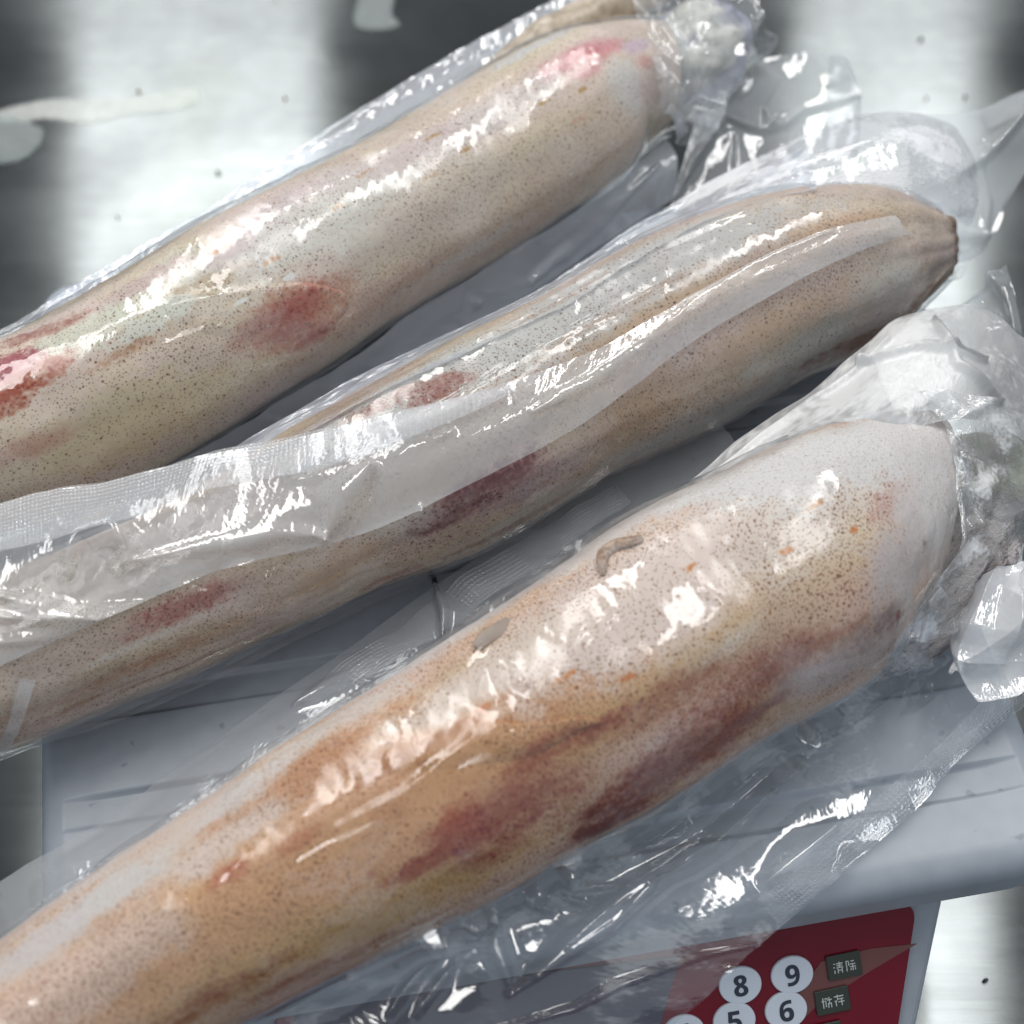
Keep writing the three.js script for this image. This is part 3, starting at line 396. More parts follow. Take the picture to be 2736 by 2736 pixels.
  const speck = new THREE.MeshPhysicalMaterial({ roughness: 0.55, map: texture(512, 512, (u, v, c) => { const n = fbm(u * 12, v * 12, 24, 4), d = sst(0.22, 0.42, N(u * 46, v * 46, 3)), f = sst(0, 0.3, N(u * 5, v * 5, 6)); c[0] = 186 + 46 * n - 60 * d + 12 * f; c[1] = 174 + 46 * n - 56 * d + 16 * f; c[2] = 168 + 46 * n - 48 * d + 20 * f; }, true), bumpMap: rep(filmBump, 4, 3), bumpScale: 0.002 });
  part('arm', TUBE.blob([.1325,.117,.0428], [0.03, 0.0, -0.027], 0.016, 0.16), speck, q, 'dark speckled arm bundle at the open end');
  const curlM = new THREE.MeshPhysicalMaterial({ roughness: 0.4, map: rep(texture(256, 64, (u, v, c) => { const r = Math.sin(u * 150 + 3 * N(u * 9, v * 3)) * 7, n = 40 * N(u * 20, v * 8); c[0] = 138 + n + r; c[1] = 114 + n + r; c[2] = 94 + n + r; }, true), 1, 1) });
  const worm = (pts, r, flat) => { const c = new THREE.CatmullRomCurve3(pts.map(V)), g = new THREE.TubeGeometry(c, 60, r, 12), p = g.attributes.position; const v = new THREE.Vector3();
    for (let i = 0; i <= 60; i++) { const t = i / 60, o = c.getPointAt(t), k = 0.35 + 0.65 * Math.sin(Math.PI * clamp(t * 0.9 + 0.1)) ** 0.7; for (let j = 0; j <= 12; j++) { const n = i * 13 + j; v.fromBufferAttribute(p, n).sub(o).multiplyScalar(k); v.y *= flat; v.add(o); p.setXYZ(n, v.x, v.y - 0.0004, v.z); } } g.computeVertexNormals(); return g; };
  part('curled_tentacle', worm([[.0367,.1734,.058], [.0334,.173,.0588], [.0295,.1715,.0589], [.026,.1713,.0618], [.0251,.1727,.0655], [.0252,.1734,.0705]], 0.0019, 0.22), curlM, q, 'small brown curled tentacle tip');
  part('tentacle_tip', worm([[-.0097,.167,.0896], [-.0073,.1669,.0866], [-.0042,.1673,.0845], [-.0009,.1662,.0801]], 0.0024, 0.16), new THREE.MeshPhysicalMaterial({ color: new THREE.Color(0.27, 0.2, 0.145), roughness: 0.45 }), q, 'short grey brown tentacle tip');
}

// ------------------------------------------------------------------ the plastic bags
// the sleeve of a bag: film shrunk round the body, with stretch wrinkles and creases
function sleeve(k, s0, s1, ridges, amp = 1) {
  return grid(430, 170, (u, v) => {
    const s = s0 + (s1 - s0) * u, th = (v * 2 - 1) * 2.75, q = th * 0.031;
    let h = 0.0016 + lump(k, s, th) + amp * (0.0009 * N(s * 13 + q * 10, q * 58, k + 60) + 0.0003 * N(s * 30 - q * 30, q * 120, k + 20) + 0.00005 * N(s * 300, q * 420, k));
    const p = onTube(k, s, th, h); if (ridges.length && Math.abs(th) < 1.7) { const r = ridged(p, ridges); if (r) p.copy(onTube(k, s, th, h + r)); }
    return [p.x, p.y, p.z, s, q];
  }, true);
}
const crumple = (f, a, sh = 1) => (x, y) => a * (Math.abs(N(x * f + 3, y * f, 5)) * 1.5 * sh + 0.45 * N(x * f * 2.1, y * f * 1.6, 8) + 0.06 * N(x * f * 5, y * f * 5, 2));
const tri = (t) => { const d = (((t % 1) + 1) % 1 - 0.5) * 2; return Math.sqrt(d * d + 0.035); };
const pleat = (f, a, k = 0) => (x, y) => {         // film crushed into flat facets with sharp edges between them
  let h = 0; for (const [an, ff, aa] of [[0.4 + k, 1, 1], [1.7 + k, 0.8, 0.8], [2.6 + k, 1.7, 0.45], [1.1 + k, 2.6, 0.25]]) h += aa * tri((x * Math.cos(an) + y * Math.sin(an)) * f * ff + 1.1 * N(x * f * 0.5, y * f * 0.5, an * 9 + k)) * (0.55 + 0.9 * N(x * f * 0.4, y * f * 0.4, an * 5));
  return a * h;
};
const wave = (f, a) => (x, y) => a * (N(x * f, y * f * 0.6, 9) + 0.4 * N(x * f * 2.7, y * f * 2, 4));
const both = (a, b) => (x, y, u, v) => a(x, y, u, v) + b(x, y, u, v);

// bag 1
{
  const b = thing('plastic_bag', 'clear bag with rounded flat end flap, round the pale back squid', 'plastic bag', 'clear bags over the squid');
  part('sleeve', sleeve(1, 0, TUBE[1].L + 0.004, [
    [[[-.1601,.1644,-.0111], [-.1128,.1653,-.0333], [-.0808,.1615,-.0473]], 0.0006, 0.0012], [[[-.1571,.1391,.0218], [-.1292,.1412,.0062]], 0.0008, 0.0015], [[[-.1289,.1611,-.0121], [-.1124,.1606,-.0216], [-.0934,.1591,-.033]], 0.0006, 0.0015],
    [[[-.0725,.146,-.0378], [-.0381,.1361,-.0659], [-.0121,.1309,-.0888]], 0.0005, 0.0012], [[[-.0068,.1308,-.0934], [-.0042,.1365,-.0961], [-.0026,.1431,-.0997]], 0.0007, 0.0012],
  ]), M.sleeve, b);
  part('edge_rim', sheet([
    [[-.1807,.134,-.0484], [-.1665,.134,-.0604], [-.1498,.134,-.077], [-.1323,.134,-.0924], [-.1133,.134,-.1091], [-.092,.134,-.1305], [-.0699,.134,-.1532], [-.0466,.134,-.1757], [-.0181,.135,-.1996], [.003,.136,-.2162], [.0269,.137,-.2344]],
    [[-.1802,.133,-.0441], [-.1656,.133,-.056], [-.1474,.133,-.0722], [-.13,.133,-.0876], [-.1107,.133,-.1052], [-.0898,.133,-.126], [-.0676,.133,-.1482], [-.044,.133,-.1702], [-.0159,.134,-.1913], [.0051,.135,-.2073], [.0289,.136,-.2256]],
    [[-.1785,.134,-.0367], [-.1624,.135,-.0485], [-.1436,.136,-.0635], [-.1247,.136,-.081], [-.1068,.136,-.097], [-.0865,.136,-.1151], [-.0646,.136,-.136], [-.0406,.136,-.1571], [-.0125,.138,-.1771], [.0092,.138,-.1946], [.0316,.138,-.2114]]], 400, 16,
    { bumps: both(wave(60, 0.0012), crumple(160, 0.0006)), ridges: [[[[-.1656,.134,-.0551], [-.158,.134,-.0641], [-.1501,.134,-.0728]], 0.0014, 0.0014], [[[-.1267,.134,-.0932], [-.1181,.134,-.101], [-.1114,.134,-.1091]], 0.0014, 0.0014], [[[-.0735,.134,-.1476], [-.0621,.134,-.1585]], 0.0012, 0.0014], [[[-.03,.135,-.1739], [-.0138,.135,-.1894], [-.0034,.135,-.1973]], 0.0012, 0.0014]] }), M.rim, b);
  part('lower_film', sheet([
    [[-.1489,.1129,.0111], [-.1128,.1182,-.0078], [-.0746,.1186,-.0379], [-.0387,.1213,-.0685], [-.0032,.1198,-.1003], [.0292,.1212,-.1272], [.0615,.111,-.1733]],
    [[-.1428,.114,.0145], [-.111,.112,-.0095], [-.0722,.112,-.0393], [-.0348,.112,-.0697], [.0018,.112,-.0995], [.0344,.112,-.1284], [.0651,.114,-.1583]],
    [[-.1376,.103,.0072], [-.106,.103,-.016], [-.0665,.103,-.0427], [-.0265,.103,-.0724], [.0108,.103,-.1011], [.0399,.103,-.1274], [.065,.104,-.1474]]], 260, 40,
    { bumps: wave(50, 0.0011), ridges: [[[[-.0071,.12,-.1046], [-.0052,.112,-.1063], [-.0036,.108,-.1052]], 0.002, 0.0009], [[[-.0726,.12,-.0376], [-.0572,.118,-.0523], [-.0337,.118,-.0746]], 0.0012, 0.0012], [[[.0067,.11,-.1001], [.0313,.11,-.1247], [.0573,.11,-.1536]], 0.0016, 0.0016], [[[-.0188,.104,-.0779], [-.0159,.108,-.0847], [-.012,.11,-.0869]], 0.0015, 0.0012]] }), M.rim, b);
  part('gathered_end', sheet([
    [[.0426,.144,-.2301], [.0608,.144,-.2301], [.0783,.142,-.2328], [.0943,.136,-.234]],
    [[.0497,.146,-.2011], [.0631,.148,-.2018], [.0786,.148,-.2018], [.0982,.134,-.2148]],
    [[.0533,.146,-.1792], [.0644,.15,-.1758], [.0775,.146,-.1838], [.1049,.126,-.2127]],
    [[.0569,.144,-.1604], [.0649,.144,-.1589], [.0742,.138,-.1689], [.0909,.128,-.1947]],
    [[.0632,.128,-.1578], [.0665,.128,-.1543], [.0723,.126,-.1586], [.0811,.122,-.1829]]], 150, 150,
    { bumps: pleat(55, 0.0045), ridges: [[[[.0573,.146,-.2076], [.0527,.146,-.1792], [.0596,.14,-.1591]], 0.002, 0.0014], [[[.0951,.13,-.2351], [.0981,.13,-.2149], [.0817,.134,-.1813]], 0.003, 0.002], [[[.0677,.136,-.1592], [.0786,.138,-.1734], [.089,.134,-.1938]], 0.0025, 0.0016], [[[.0552,.144,-.1649], [.0601,.144,-.164]], 0.0015, 0.001]] }), M.crumple, b);
  part('end_flap', sheet([
    [[.0816,.124,-.2066], [.0987,.12,-.2109], [.1171,.117,-.2169], [.137,.113,-.2214]],
    [[.0806,.124,-.1931], [.0988,.119,-.1991], [.1183,.115,-.2038], [.1417,.111,-.2119]],
    [[.0734,.12,-.1759], [.0945,.116,-.182], [.1171,.112,-.1881], [.1428,.109,-.1931]],
    [[.0676,.114,-.1583], [.091,.112,-.1604], [.1146,.11,-.1626], [.1391,.108,-.1693]],
    [[.0613,.106,-.1372], [.0879,.106,-.1387], [.1108,.106,-.1401], [.1343,.105,-.1441]]], 220, 190,
    { bumps: wave(38, 0.0022), ridges: [[[[.0641,.108,-.1425], [.0695,.114,-.1553], [.0765,.118,-.1653], [.084,.12,-.1765]], 0.0035, 0.0013], [[[.0679,.11,-.1492], [.0735,.114,-.1589], [.0839,.12,-.1753]], 0.0025, 0.0012], [[[.0841,.12,-.1774], [.0915,.118,-.1751], [.1002,.116,-.1742], [.1094,.114,-.179], [.118,.113,-.1886], [.1425,.109,-.1979]], 0.003, 0.0022], [[[.1012,.116,-.1851], [.103,.116,-.1773], [.1076,.115,-.1841]], 0.003, 0.0015], [[[.1295,.112,-.2025], [.1391,.111,-.2086]], 0.0018, 0.0014], [[[.0892,.116,-.1696], [.0895,.112,-.1544], [.0868,.11,-.1448]], 0.002, 0.003]] }), M.milky, b, 'flat rounded end flap');
  part('seal_band', sheet([
    [[.1322,.115,-.219], [.1368,.1145,-.2196], [.1397,.114,-.2175]], [[.1299,.114,-.205], [.1357,.1135,-.2056], [.1421,.1125,-.2068]], [[.1272,.1125,-.1875], [.1343,.112,-.1881], [.1422,.111,-.1899]], [[.1247,.1105,-.1666], [.1321,.11,-.1671], [.1387,.11,-.1677]]], 30, 90, {}), M.seal, b);
}
// bag 2
{
  const b = thing('plastic_bag', 'clear bag with milky folded side flap and shiny seal, round the middle squid', 'plastic bag', 'clear bags over the squid');
  part('sleeve', sleeve(2, 0, TUBE[2].L + 0.004, [
    [[[-.0951,.15,.0599], [-.0818,.1412,.0625], [-.0659,.1308,.0582], [-.046,.1205,.0468], [-.0213,.1277,.0376]], 0.0012, 0.0011], [[[-.0709,.1477,.052], [-.0733,.1458,.0548], [-.0772,.1498,.052]], 0.0012, 0.001], [[[-.0648,.1509,.0463], [-.0733,.1458,.0548], [-.0706,.1382,.0585]], 0.0009, 0.001],
    [[[-.0269,.1658,.0098], [-.0025,.167,-.0095], [.0219,.1662,-.0275], [.0488,.1701,-.0404]], 0.0012, 0.0014], [[[-.1132,.1369,.081], [-.0865,.1384,.0665], [-.0589,.1376,.0533]], 0.0008, 0.002], [[[-.0111,.1646,-.0219], [.0317,.1676,-.0475], [.0774,.1673,-.0758]], 0.0012, 0.0016],
  ], 1.3), M.sleeve, b);
  part('upper_film', sheet([
    [[-.0939,.134,.0005], [-.0709,.136,-.0159], [-.0473,.136,-.0332], [-.0192,.136,-.051], [.0063,.135,-.0679], [.0224,.134,-.0816], [.041,.134,-.0997], [.0629,.134,-.1134], [.0854,.134,-.1269], [.1109,.134,-.1439]],
    [[-.09,.134,.0041], [-.0677,.137,-.0108], [-.0449,.137,-.0279], [-.0176,.137,-.0459], [.0081,.136,-.0616], [.024,.136,-.0739], [.0424,.136,-.0907], [.0642,.136,-.106], [.0864,.136,-.1184], [.1114,.136,-.1332]],
    [[-.0834,.1546,.0231], [-.0622,.16,.0113], [-.0399,.1634,-.0024], [-.0142,.1649,-.0169], [.009,.1647,-.0311], [.0237,.1658,-.0411], [.0396,.1684,-.0519], [.0607,.1676,-.0685], [.0807,.165,-.0813], [.104,.1638,-.0891]]], 300, 24,
    { bumps: both(wave(45, 0.0012), crumple(130, 0.0004)), ridges: [[[[.0407,.135,-.0953], [.0625,.135,-.1086], [.0746,.135,-.1156]], 0.0012, 0.0012]] }), M.rim, b);
  part('end_pouch', sheet([
    [[.0553,.132,-.1124], [.0838,.134,-.1311], [.1152,.136,-.1495], [.1447,.136,-.1595], [.1686,.13,-.1609], [.1798,.12,-.1518]],
    [[.0619,.138,-.1037], [.0873,.142,-.1157], [.115,.146,-.128], [.1413,.146,-.1364], [.1613,.138,-.1395], [.178,.122,-.1381]],
    [[.0689,.14,-.0977], [.0919,.144,-.1064], [.1194,.146,-.117], [.141,.146,-.1205], [.1588,.138,-.124], [.1752,.122,-.1253]],
    [[.0765,.138,-.0945], [.0993,.142,-.1015], [.125,.142,-.1095], [.1428,.14,-.1105], [.1566,.132,-.1138], [.1722,.116,-.1188]]], 260, 120,
    { bumps: both(pleat(34, 0.0005, 1), wave(34, 0.0016)), ridges: [[[[.1383,.142,-.109], [.1489,.138,-.1104], [.1645,.126,-.1171]], 0.002, 0.002], [[[.1026,.144,-.1177], [.1145,.146,-.1238], [.1306,.146,-.1294]], 0.002, 0.003]] }), M.pouch, b, 'frosty rounded pouch end');
  part('end_flap', sheet([
    [[.149,.13,-.1669], [.1644,.127,-.1692], [.185,.124,-.1759], [.2118,.122,-.1923]],
    [[.1489,.134,-.1367], [.162,.132,-.1417], [.1821,.128,-.1534], [.2064,.126,-.1706]],
    [[.1435,.134,-.1131], [.1593,.13,-.1213], [.1804,.124,-.1374], [.203,.12,-.1547]],
    [[.1533,.122,-.1088], [.1651,.12,-.1121], [.1806,.117,-.1192], [.1898,.116,-.1328]],
    [[.1607,.112,-.1036], [.1683,.112,-.1049], [.1769,.111,-.1099], [.1839,.111,-.1209]]], 160, 160,
    { bumps: wave(34, 0.002), ridges: [[[[.1425,.134,-.1134], [.163,.132,-.129], [.1827,.13,-.1483], [.2036,.126,-.1721]], 0.004, 0.0022], [[[.1527,.124,-.1082], [.1651,.12,-.1121], [.1783,.117,-.1151]], 0.003, 0.003], [[[.1782,.126,-.1453], [.1799,.122,-.1295], [.1763,.116,-.1133]], 0.0014, 0.003]] }), M.milky, b, 'creased end flap');
  part('seal_band', sheet([[[.1832,.126,-.1733], [.1937,.125,-.1788], [.2108,.124,-.19]], [[.1829,.1295,-.1573], [.1932,.1285,-.1644], [.2072,.1275,-.1747]]], 60, 24, {}), M.seal, b, 'seal across the end flap');
  part('folded_flap', sheet([
    [[-.157,.162,.0401], [-.1361,.162,.0344], [-.1134,.162,.0283], [-.0875,.161,.0197], [-.0599,.1668,.0166], [-.0333,.1698,.0098], [.002,.1686,-.0031], [.0255,.1656,-.0167], [.0491,.1692,-.0302], [.0737,.1708,-.0473], [.1005,.1682,-.0649], [.1294,.1615,-.0781]],
    [[-.1519,.166,.0598], [-.1313,.167,.0551], [-.1095,.167,.0487], [-.085,.1629,.0364], [-.0577,.166,.0302], [-.0313,.1682,.0206], [.0039,.1672,.0034], [.0259,.1643,-.0109], [.0512,.1684,-.0267], [.0738,.1705,-.0425], [.1011,.168,-.0607], [.1306,.1615,-.0758]],
    [[-.149,.164,.0778], [-.1311,.1614,.0686], [-.1075,.1614,.0589], [-.0831,.1622,.05], [-.0539,.166,.0398], [-.0289,.1663,.0286], [.0035,.1654,.0099], [.0262,.1638,-.0078], [.0504,.1668,-.0237], [.075,.1693,-.0405], [.1011,.1671,-.058], [.131,.161,-.0748]],
    [[-.15,.152,.0906], [-.126,.154,.0784], [-.1033,.1545,.0664], [-.0813,.1555,.0563], [-.0509,.1571,.0489], [-.0275,.1571,.0375], [.0054,.1568,.0164], [.0286,.1556,-.0018], [.0529,.1621,-.0198], [.0775,.1648,-.0361], [.1039,.1635,-.0551], [.1338,.1582,-.0748]]], 520, 150,
    { bumps: both(wave(26, 0.0022), wave(70, 0.0005)), ridges: [
      [[[-.1471,.164,.0723], [-.1325,.162,.0732], [-.1183,.158,.074]], 0.0035, 0.0028], [[[-.1472,.16,.0776], [-.1311,.16,.0755], [-.1171,.158,.0726], [-.1037,.156,.0683]], 0.003, 0.0022], [[[-.1461,.16,.0832], [-.1263,.16,.0776], [-.1068,.158,.0705]], 0.0022, 0.0022],
      [[[-.1271,.166,.0637], [-.1244,.167,.0533], [-.1162,.167,.0496], [-.1094,.166,.0562], [-.1133,.166,.0609]], 0.0035, 0.004], [[[-.1083,.166,.0584], [-.0863,.166,.0526], [-.0683,.166,.0486], [-.0552,.166,.0478]], 0.0024, 0.0022], [[[-.0552,.166,.0478], [-.049,.166,.0387], [-.0417,.166,.0311]], 0.004, 0.0045], [[[-.0552,.166,.0478], [-.0511,.166,.0541]], 0.002, 0.0014],
      [[[-.0526,.166,.0544], [-.0318,.166,.0434], [-.0104,.164,.0306]], 0.002, 0.003], [[[-.0279,.166,.0425], [-.0274,.166,.0368]], 0.002, 0.0012], [[[-.0634,.166,.033], [-.0418,.166,.0282], [-.0186,.164,.0169]], 0.0014, 0.004], [[[.0055,.16,.0078], [.0393,.16,-.0174], [.0754,.16,-.0478], [.1053,.16,-.0656]], 0.0012, 0.0022],
      [[[-.1021,.16,.0685], [-.0952,.16,.0632], [-.0864,.16,.0605]], 0.0018, 0.0018], [[[-.0836,.16,.0578], [-.0762,.16,.0551]], 0.002, 0.0016]] }), M.flap, b, 'milky side flap folded over the squid');
  part('seal_band', sheet([
    [[-.1564,.1635,.0406], [-.1356,.1635,.0351], [-.113,.1635,.0289], [-.0872,.1625,.0204], [-.0601,.1683,.0165], [-.0326,.1712,.0111], [-.0011,.1701,-.0005]],
    [[-.1529,.168,.0521], [-.1321,.169,.0476], [-.1101,.169,.0413], [-.0879,.166,.0311], [-.059,.1697,.0253], [-.033,.1718,.0179], [.0006,.1706,.0021]],
    [[-.1505,.1695,.0617], [-.1301,.1705,.057], [-.1109,.1705,.0497], [-.0891,.168,.0382], [-.059,.1691,.0319], [-.0325,.1709,.0224], [-.0002,.1706,.0044]]], 300, 40,
    { bumps: both(wave(26, 0.0022), wave(70, 0.0005)) }), M.sealShiny, b, 'shiny embossed seal along the flap');
  part('lower_rim', sheet([
    [[-.1523,.1282,.0994], [-.1335,.1227,.092], [-.1023,.1204,.0756], [-.0698,.1201,.0581], [-.044,.121,.0448], [-.019,.1225,.034], [.0061,.1263,.0206]],
    [[-.159,.109,.092], [-.1364,.109,.0874], [-.1037,.109,.0726], [-.0705,.109,.0545], [-.0442,.109,.0402], [-.0189,.11,.0281], [.0078,.11,.0114]],
    [[-.1602,.105,.0916], [-.1365,.105,.0873], [-.1032,.105,.0724], [-.0702,.105,.0538], [-.0437,.105,.039], [-.0185,.106,.0268], [.0086,.106,.0101]]], 240, 12, { bumps: wave(60, 0.0008) }), M.smooth, b);
  part('film_strip', sheet([[[-.1393,.1487,.0899], [-.1415,.1438,.0938], [-.1449,.1358,.0983], [-.1525,.1227,.1015]], [[-.1352,.1473,.0897], [-.1387,.1403,.0951], [-.1427,.132,.0987], [-.15,.119,.1]]], 50, 14, { bumps: wave(60, 0.0008) }), M.milky, b);
}
// bag 3
{
  const b = thing('plastic_bag', 'frosty clear bag, widest of the three, with a crumpled lower film over the keypad', 'plastic bag', 'clear bags over the squid');
  part('sleeve', sleeve(3, 0, TUBE[3].L + 0.006, [
    [[[-.0455,.1651,.1411], [-.0288,.1674,.1331], [-.0097,.1712,.118], [.0043,.1707,.1167]], 0.001, 0.0014], [[[-.0167,.1687,.1277], [-.0006,.1691,.1225], [.0056,.1698,.1187]], 0.0008, 0.0018], [[[-.0048,.1726,.1091], [-.0089,.1723,.1071], [-.0075,.172,.1002]], 0.0012, 0.001], [[[-.0025,.1729,.1061], [-.0029,.1728,.0987]], 0.0012, 0.001], [[[-.0002,.1732,.0986], [.0015,.1734,.1036], [.0042,.1737,.1035]], 0.0012, 0.001],
    [[[.0279,.1767,.0955], [.0253,.1728,.1074]], 0.0009, 0.0008], [[[.03,.1766,.0958], [.0284,.1739,.1043]], 0.0009, 0.0008], [[[.0166,.1759,.096], [.0191,.1766,.0898], [.0273,.1777,.0862]], 0.001, 0.0022], [[[.0519,.1784,.0781], [.0581,.1767,.0819], [.0533,.176,.0871]], 0.0012, 0.0018], [[[.1277,.1603,.0399], [.1244,.1553,.0551], [.1087,.1597,.0759]], 0.0014, 0.0016],
    [[[-.0545,.1622,.1499], [-.0358,.1648,.1408]], 0.0008, 0.002], [[[.0524,.1726,.0956], [.0766,.1726,.0824]], 0.0006, 0.002], [[[-.0123,.1695,.0946], [-.007,.1697,.0897]], 0.001, 0.0015],
  ], 1.2), M.sleeve, b);
  part('upper_flange', sheet([
    [[-.1453,.109,.1705], [-.1224,.109,.1497], [-.1027,.109,.1281], [-.0816,.109,.1079], [-.0529,.11,.0858], [-.0227,.11,.0623], [.0058,.11,.0396], [.0285,.112,.0226], [.0519,.114,.0071], [.0771,.118,-.005]],
    [[-.148,.108,.1584], [-.1287,.108,.1401], [-.1071,.108,.1195], [-.0858,.108,.0993], [-.0561,.109,.0759], [-.025,.11,.0519], [.0033,.111,.0301], [.0262,.112,.0121], [.0498,.114,-.0037], [.0753,.118,-.0163]],
    [[-.1507,.106,.1472], [-.1351,.106,.1322], [-.1123,.106,.1134], [-.0916,.106,.0936], [-.059,.108,.0702], [-.0266,.109,.0449], [-.0002,.111,.025], [.0228,.112,.0079], [.0465,.114,-.0081], [.073,.118,-.0208]],
    [[-.1539,.103,.1355], [-.1415,.103,.1268], [-.1182,.103,.1101], [-.0979,.103,.0926], [-.0631,.105,.0645], [-.0286,.108,.0382], [-.0042,.11,.0196], [.0185,.112,.0047], [.0422,.114,-.0123], [.0698,.117,-.0249]]], 420, 90,
    { bumps: wave(30, 0.0016), ridges: [[[[-.0246,.109,.036], [-.0218,.109,.0459], [-.0219,.109,.0566]], 0.003, 0.0018], [[[-.0667,.108,.0776], [-.0445,.108,.0627]], 0.002, 0.003]] }), M.milky, b, 'hazy side flange lying on the scale');
  part('seal_band', sheet([
    [[-.0673,.106,.0732], [-.0449,.1075,.0558], [-.0258,.1095,.0411], [-.0019,.1115,.0225], [.021,.1135,.0068], [.0346,.115,-.003]],
    [[-.0617,.109,.0772], [-.0408,.11,.0604], [-.0206,.111,.0451], [.001,.1125,.0284], [.0235,.114,.0116], [.037,.1155,.0017]],
    [[-.0564,.109,.0784], [-.0367,.1105,.064], [-.0162,.111,.0482], [.0041,.112,.0328], [.0255,.1135,.0159], [.0395,.1155,.006]]], 220, 40,
    { bumps: wave(34, 0.005), ridges: [[[[-.0247,.108,.0354], [-.0218,.108,.0453], [-.0217,.112,.0582]], 0.003, 0.0018]] }), M.sealShiny, b, 'embossed seal along the flange');
  part('lower_film', sheet([
    [[-.0754,.1207,.1817], [-.0514,.1266,.1711], [-.0321,.1326,.1619], [-.0038,.1348,.1481], [.0195,.1362,.1354], [.0431,.138,.1232], [.0688,.1404,.1059], [.0906,.14,.0939], [.1075,.1522,.0807], [.1262,.1446,.0563]],
    [[-.0658,.116,.1843], [-.044,.116,.171], [-.0257,.116,.1598], [.0013,.116,.1452], [.0248,.116,.1328], [.0491,.116,.1192], [.0754,.116,.1008], [.1,.116,.0869], [.1227,.116,.0689], [.1415,.118,.0511]],
    [[-.0376,.114,.1872], [-.0195,.114,.1768], [-.0067,.113,.1666], [.0162,.112,.153], [.0377,.11,.1408], [.0596,.107,.1254], [.0847,.107,.1088], [.1087,.108,.0937], [.1302,.109,.0781], [.1506,.111,.0615]],
    [[-.0023,.098,.1861], [.0124,.1,.1773], [.0228,.102,.1699], [.0402,.105,.159], [.0565,.106,.1479], [.0749,.104,.1323], [.096,.104,.1176], [.1163,.104,.1023], [.1364,.105,.086], [.1562,.107,.0687]],
    [[.0324,.084,.1798], [.0407,.088,.1735], [.0475,.093,.1689], [.0592,.103,.1614], [.0706,.102,.1508], [.0912,.1025,.1348], [.1068,.103,.122], [.1234,.103,.1084], [.1374,.1035,.0935], [.1623,.105,.0746]]], 430, 260,
    { bumps: both(pleat(24, 0.0009, 6), wave(26, 0.0012)), ridges: [
      [[[-.0325,.114,.1747], [-.0243,.114,.1618], [-.0181,.116,.152]], 0.0039, 0.0021], [[[-.0257,.112,.1749], [-.0164,.114,.1616]], 0.0033, 0.0019], [[[-.0119,.116,.1528], [-.009,.118,.1497]], 0.0033, 0.0030], [[[-.0062,.118,.1465], [-.0046,.114,.1559], [-.0013,.108,.1646]], 0.0033, 0.0030], [[[.004,.116,.142], [.0106,.114,.1452]], 0.0033, 0.0021],
      [[[.0284,.114,.1376], [.015,.116,.1375], [.0156,.114,.1413], [.021,.112,.1434]], 0.0033, 0.0019], [[[.005,.11,.1617], [.0238,.112,.1468], [.0352,.112,.1372], [.0543,.114,.1228]], 0.0050, 0.0030], [[[-.0016,.106,.1674], [.0276,.11,.1485], [.0544,.112,.1241], [.0849,.114,.0965]], 0.0039, 0.0019],
      [[[.0396,.11,.1364], [.0511,.11,.1301], [.0602,.11,.1223], [.0733,.11,.1095], [.0895,.114,.092]], 0.0044, 0.0025], [[[.0739,.105,.1335], [.0847,.106,.125], [.095,.106,.1171]], 0.0044, 0.0042], [[[.097,.104,.1291], [.1064,.104,.1226]], 0.0028, 0.0033],
      [[[-.0038,.11,.1757], [.0167,.109,.169], [.0293,.1,.1629], [.0533,.102,.1552], [.0699,.102,.1512]], 0.0022, 0.001], [[[.1175,.116,.0648], [.1242,.114,.0671], [.1345,.114,.0641]], 0.0033, 0.0019], [[[.1194,.114,.0659], [.1216,.112,.0704], [.1242,.11,.0753]], 0.0028, 0.0018], [[[.1175,.114,.0678], [.1179,.11,.0768]], 0.0028, 0.0018], [[[.0359,.116,.1225], [.0421,.118,.1184], [.05,.118,.1143]], 0.0033, 0.0024]] }), M.lower, b, 'crumpled lower film spread over the front of the scale');
  part('seal_band', sheet([
    [[.0694,.106,.1394], [.0825,.107,.1294], [.0927,.1075,.1207], [.1172,.108,.1015], [.1354,.109,.0862], [.1631,.112,.0601]],
    [[.0738,.1055,.1423], [.0861,.106,.133], [.0989,.1065,.1227], [.1202,.1075,.1056], [.1376,.1085,.0913], [.1616,.11,.0712]],
    [[.0767,.104,.1457], [.0903,.1045,.135], [.1059,.105,.1225], [.1224,.105,.1088], [.14,.106,.0924], [.1613,.108,.0754]]], 200, 40, { bumps: wave(36, 0.0035) }), M.sealThin, b, 'embossed seal along the lower film');
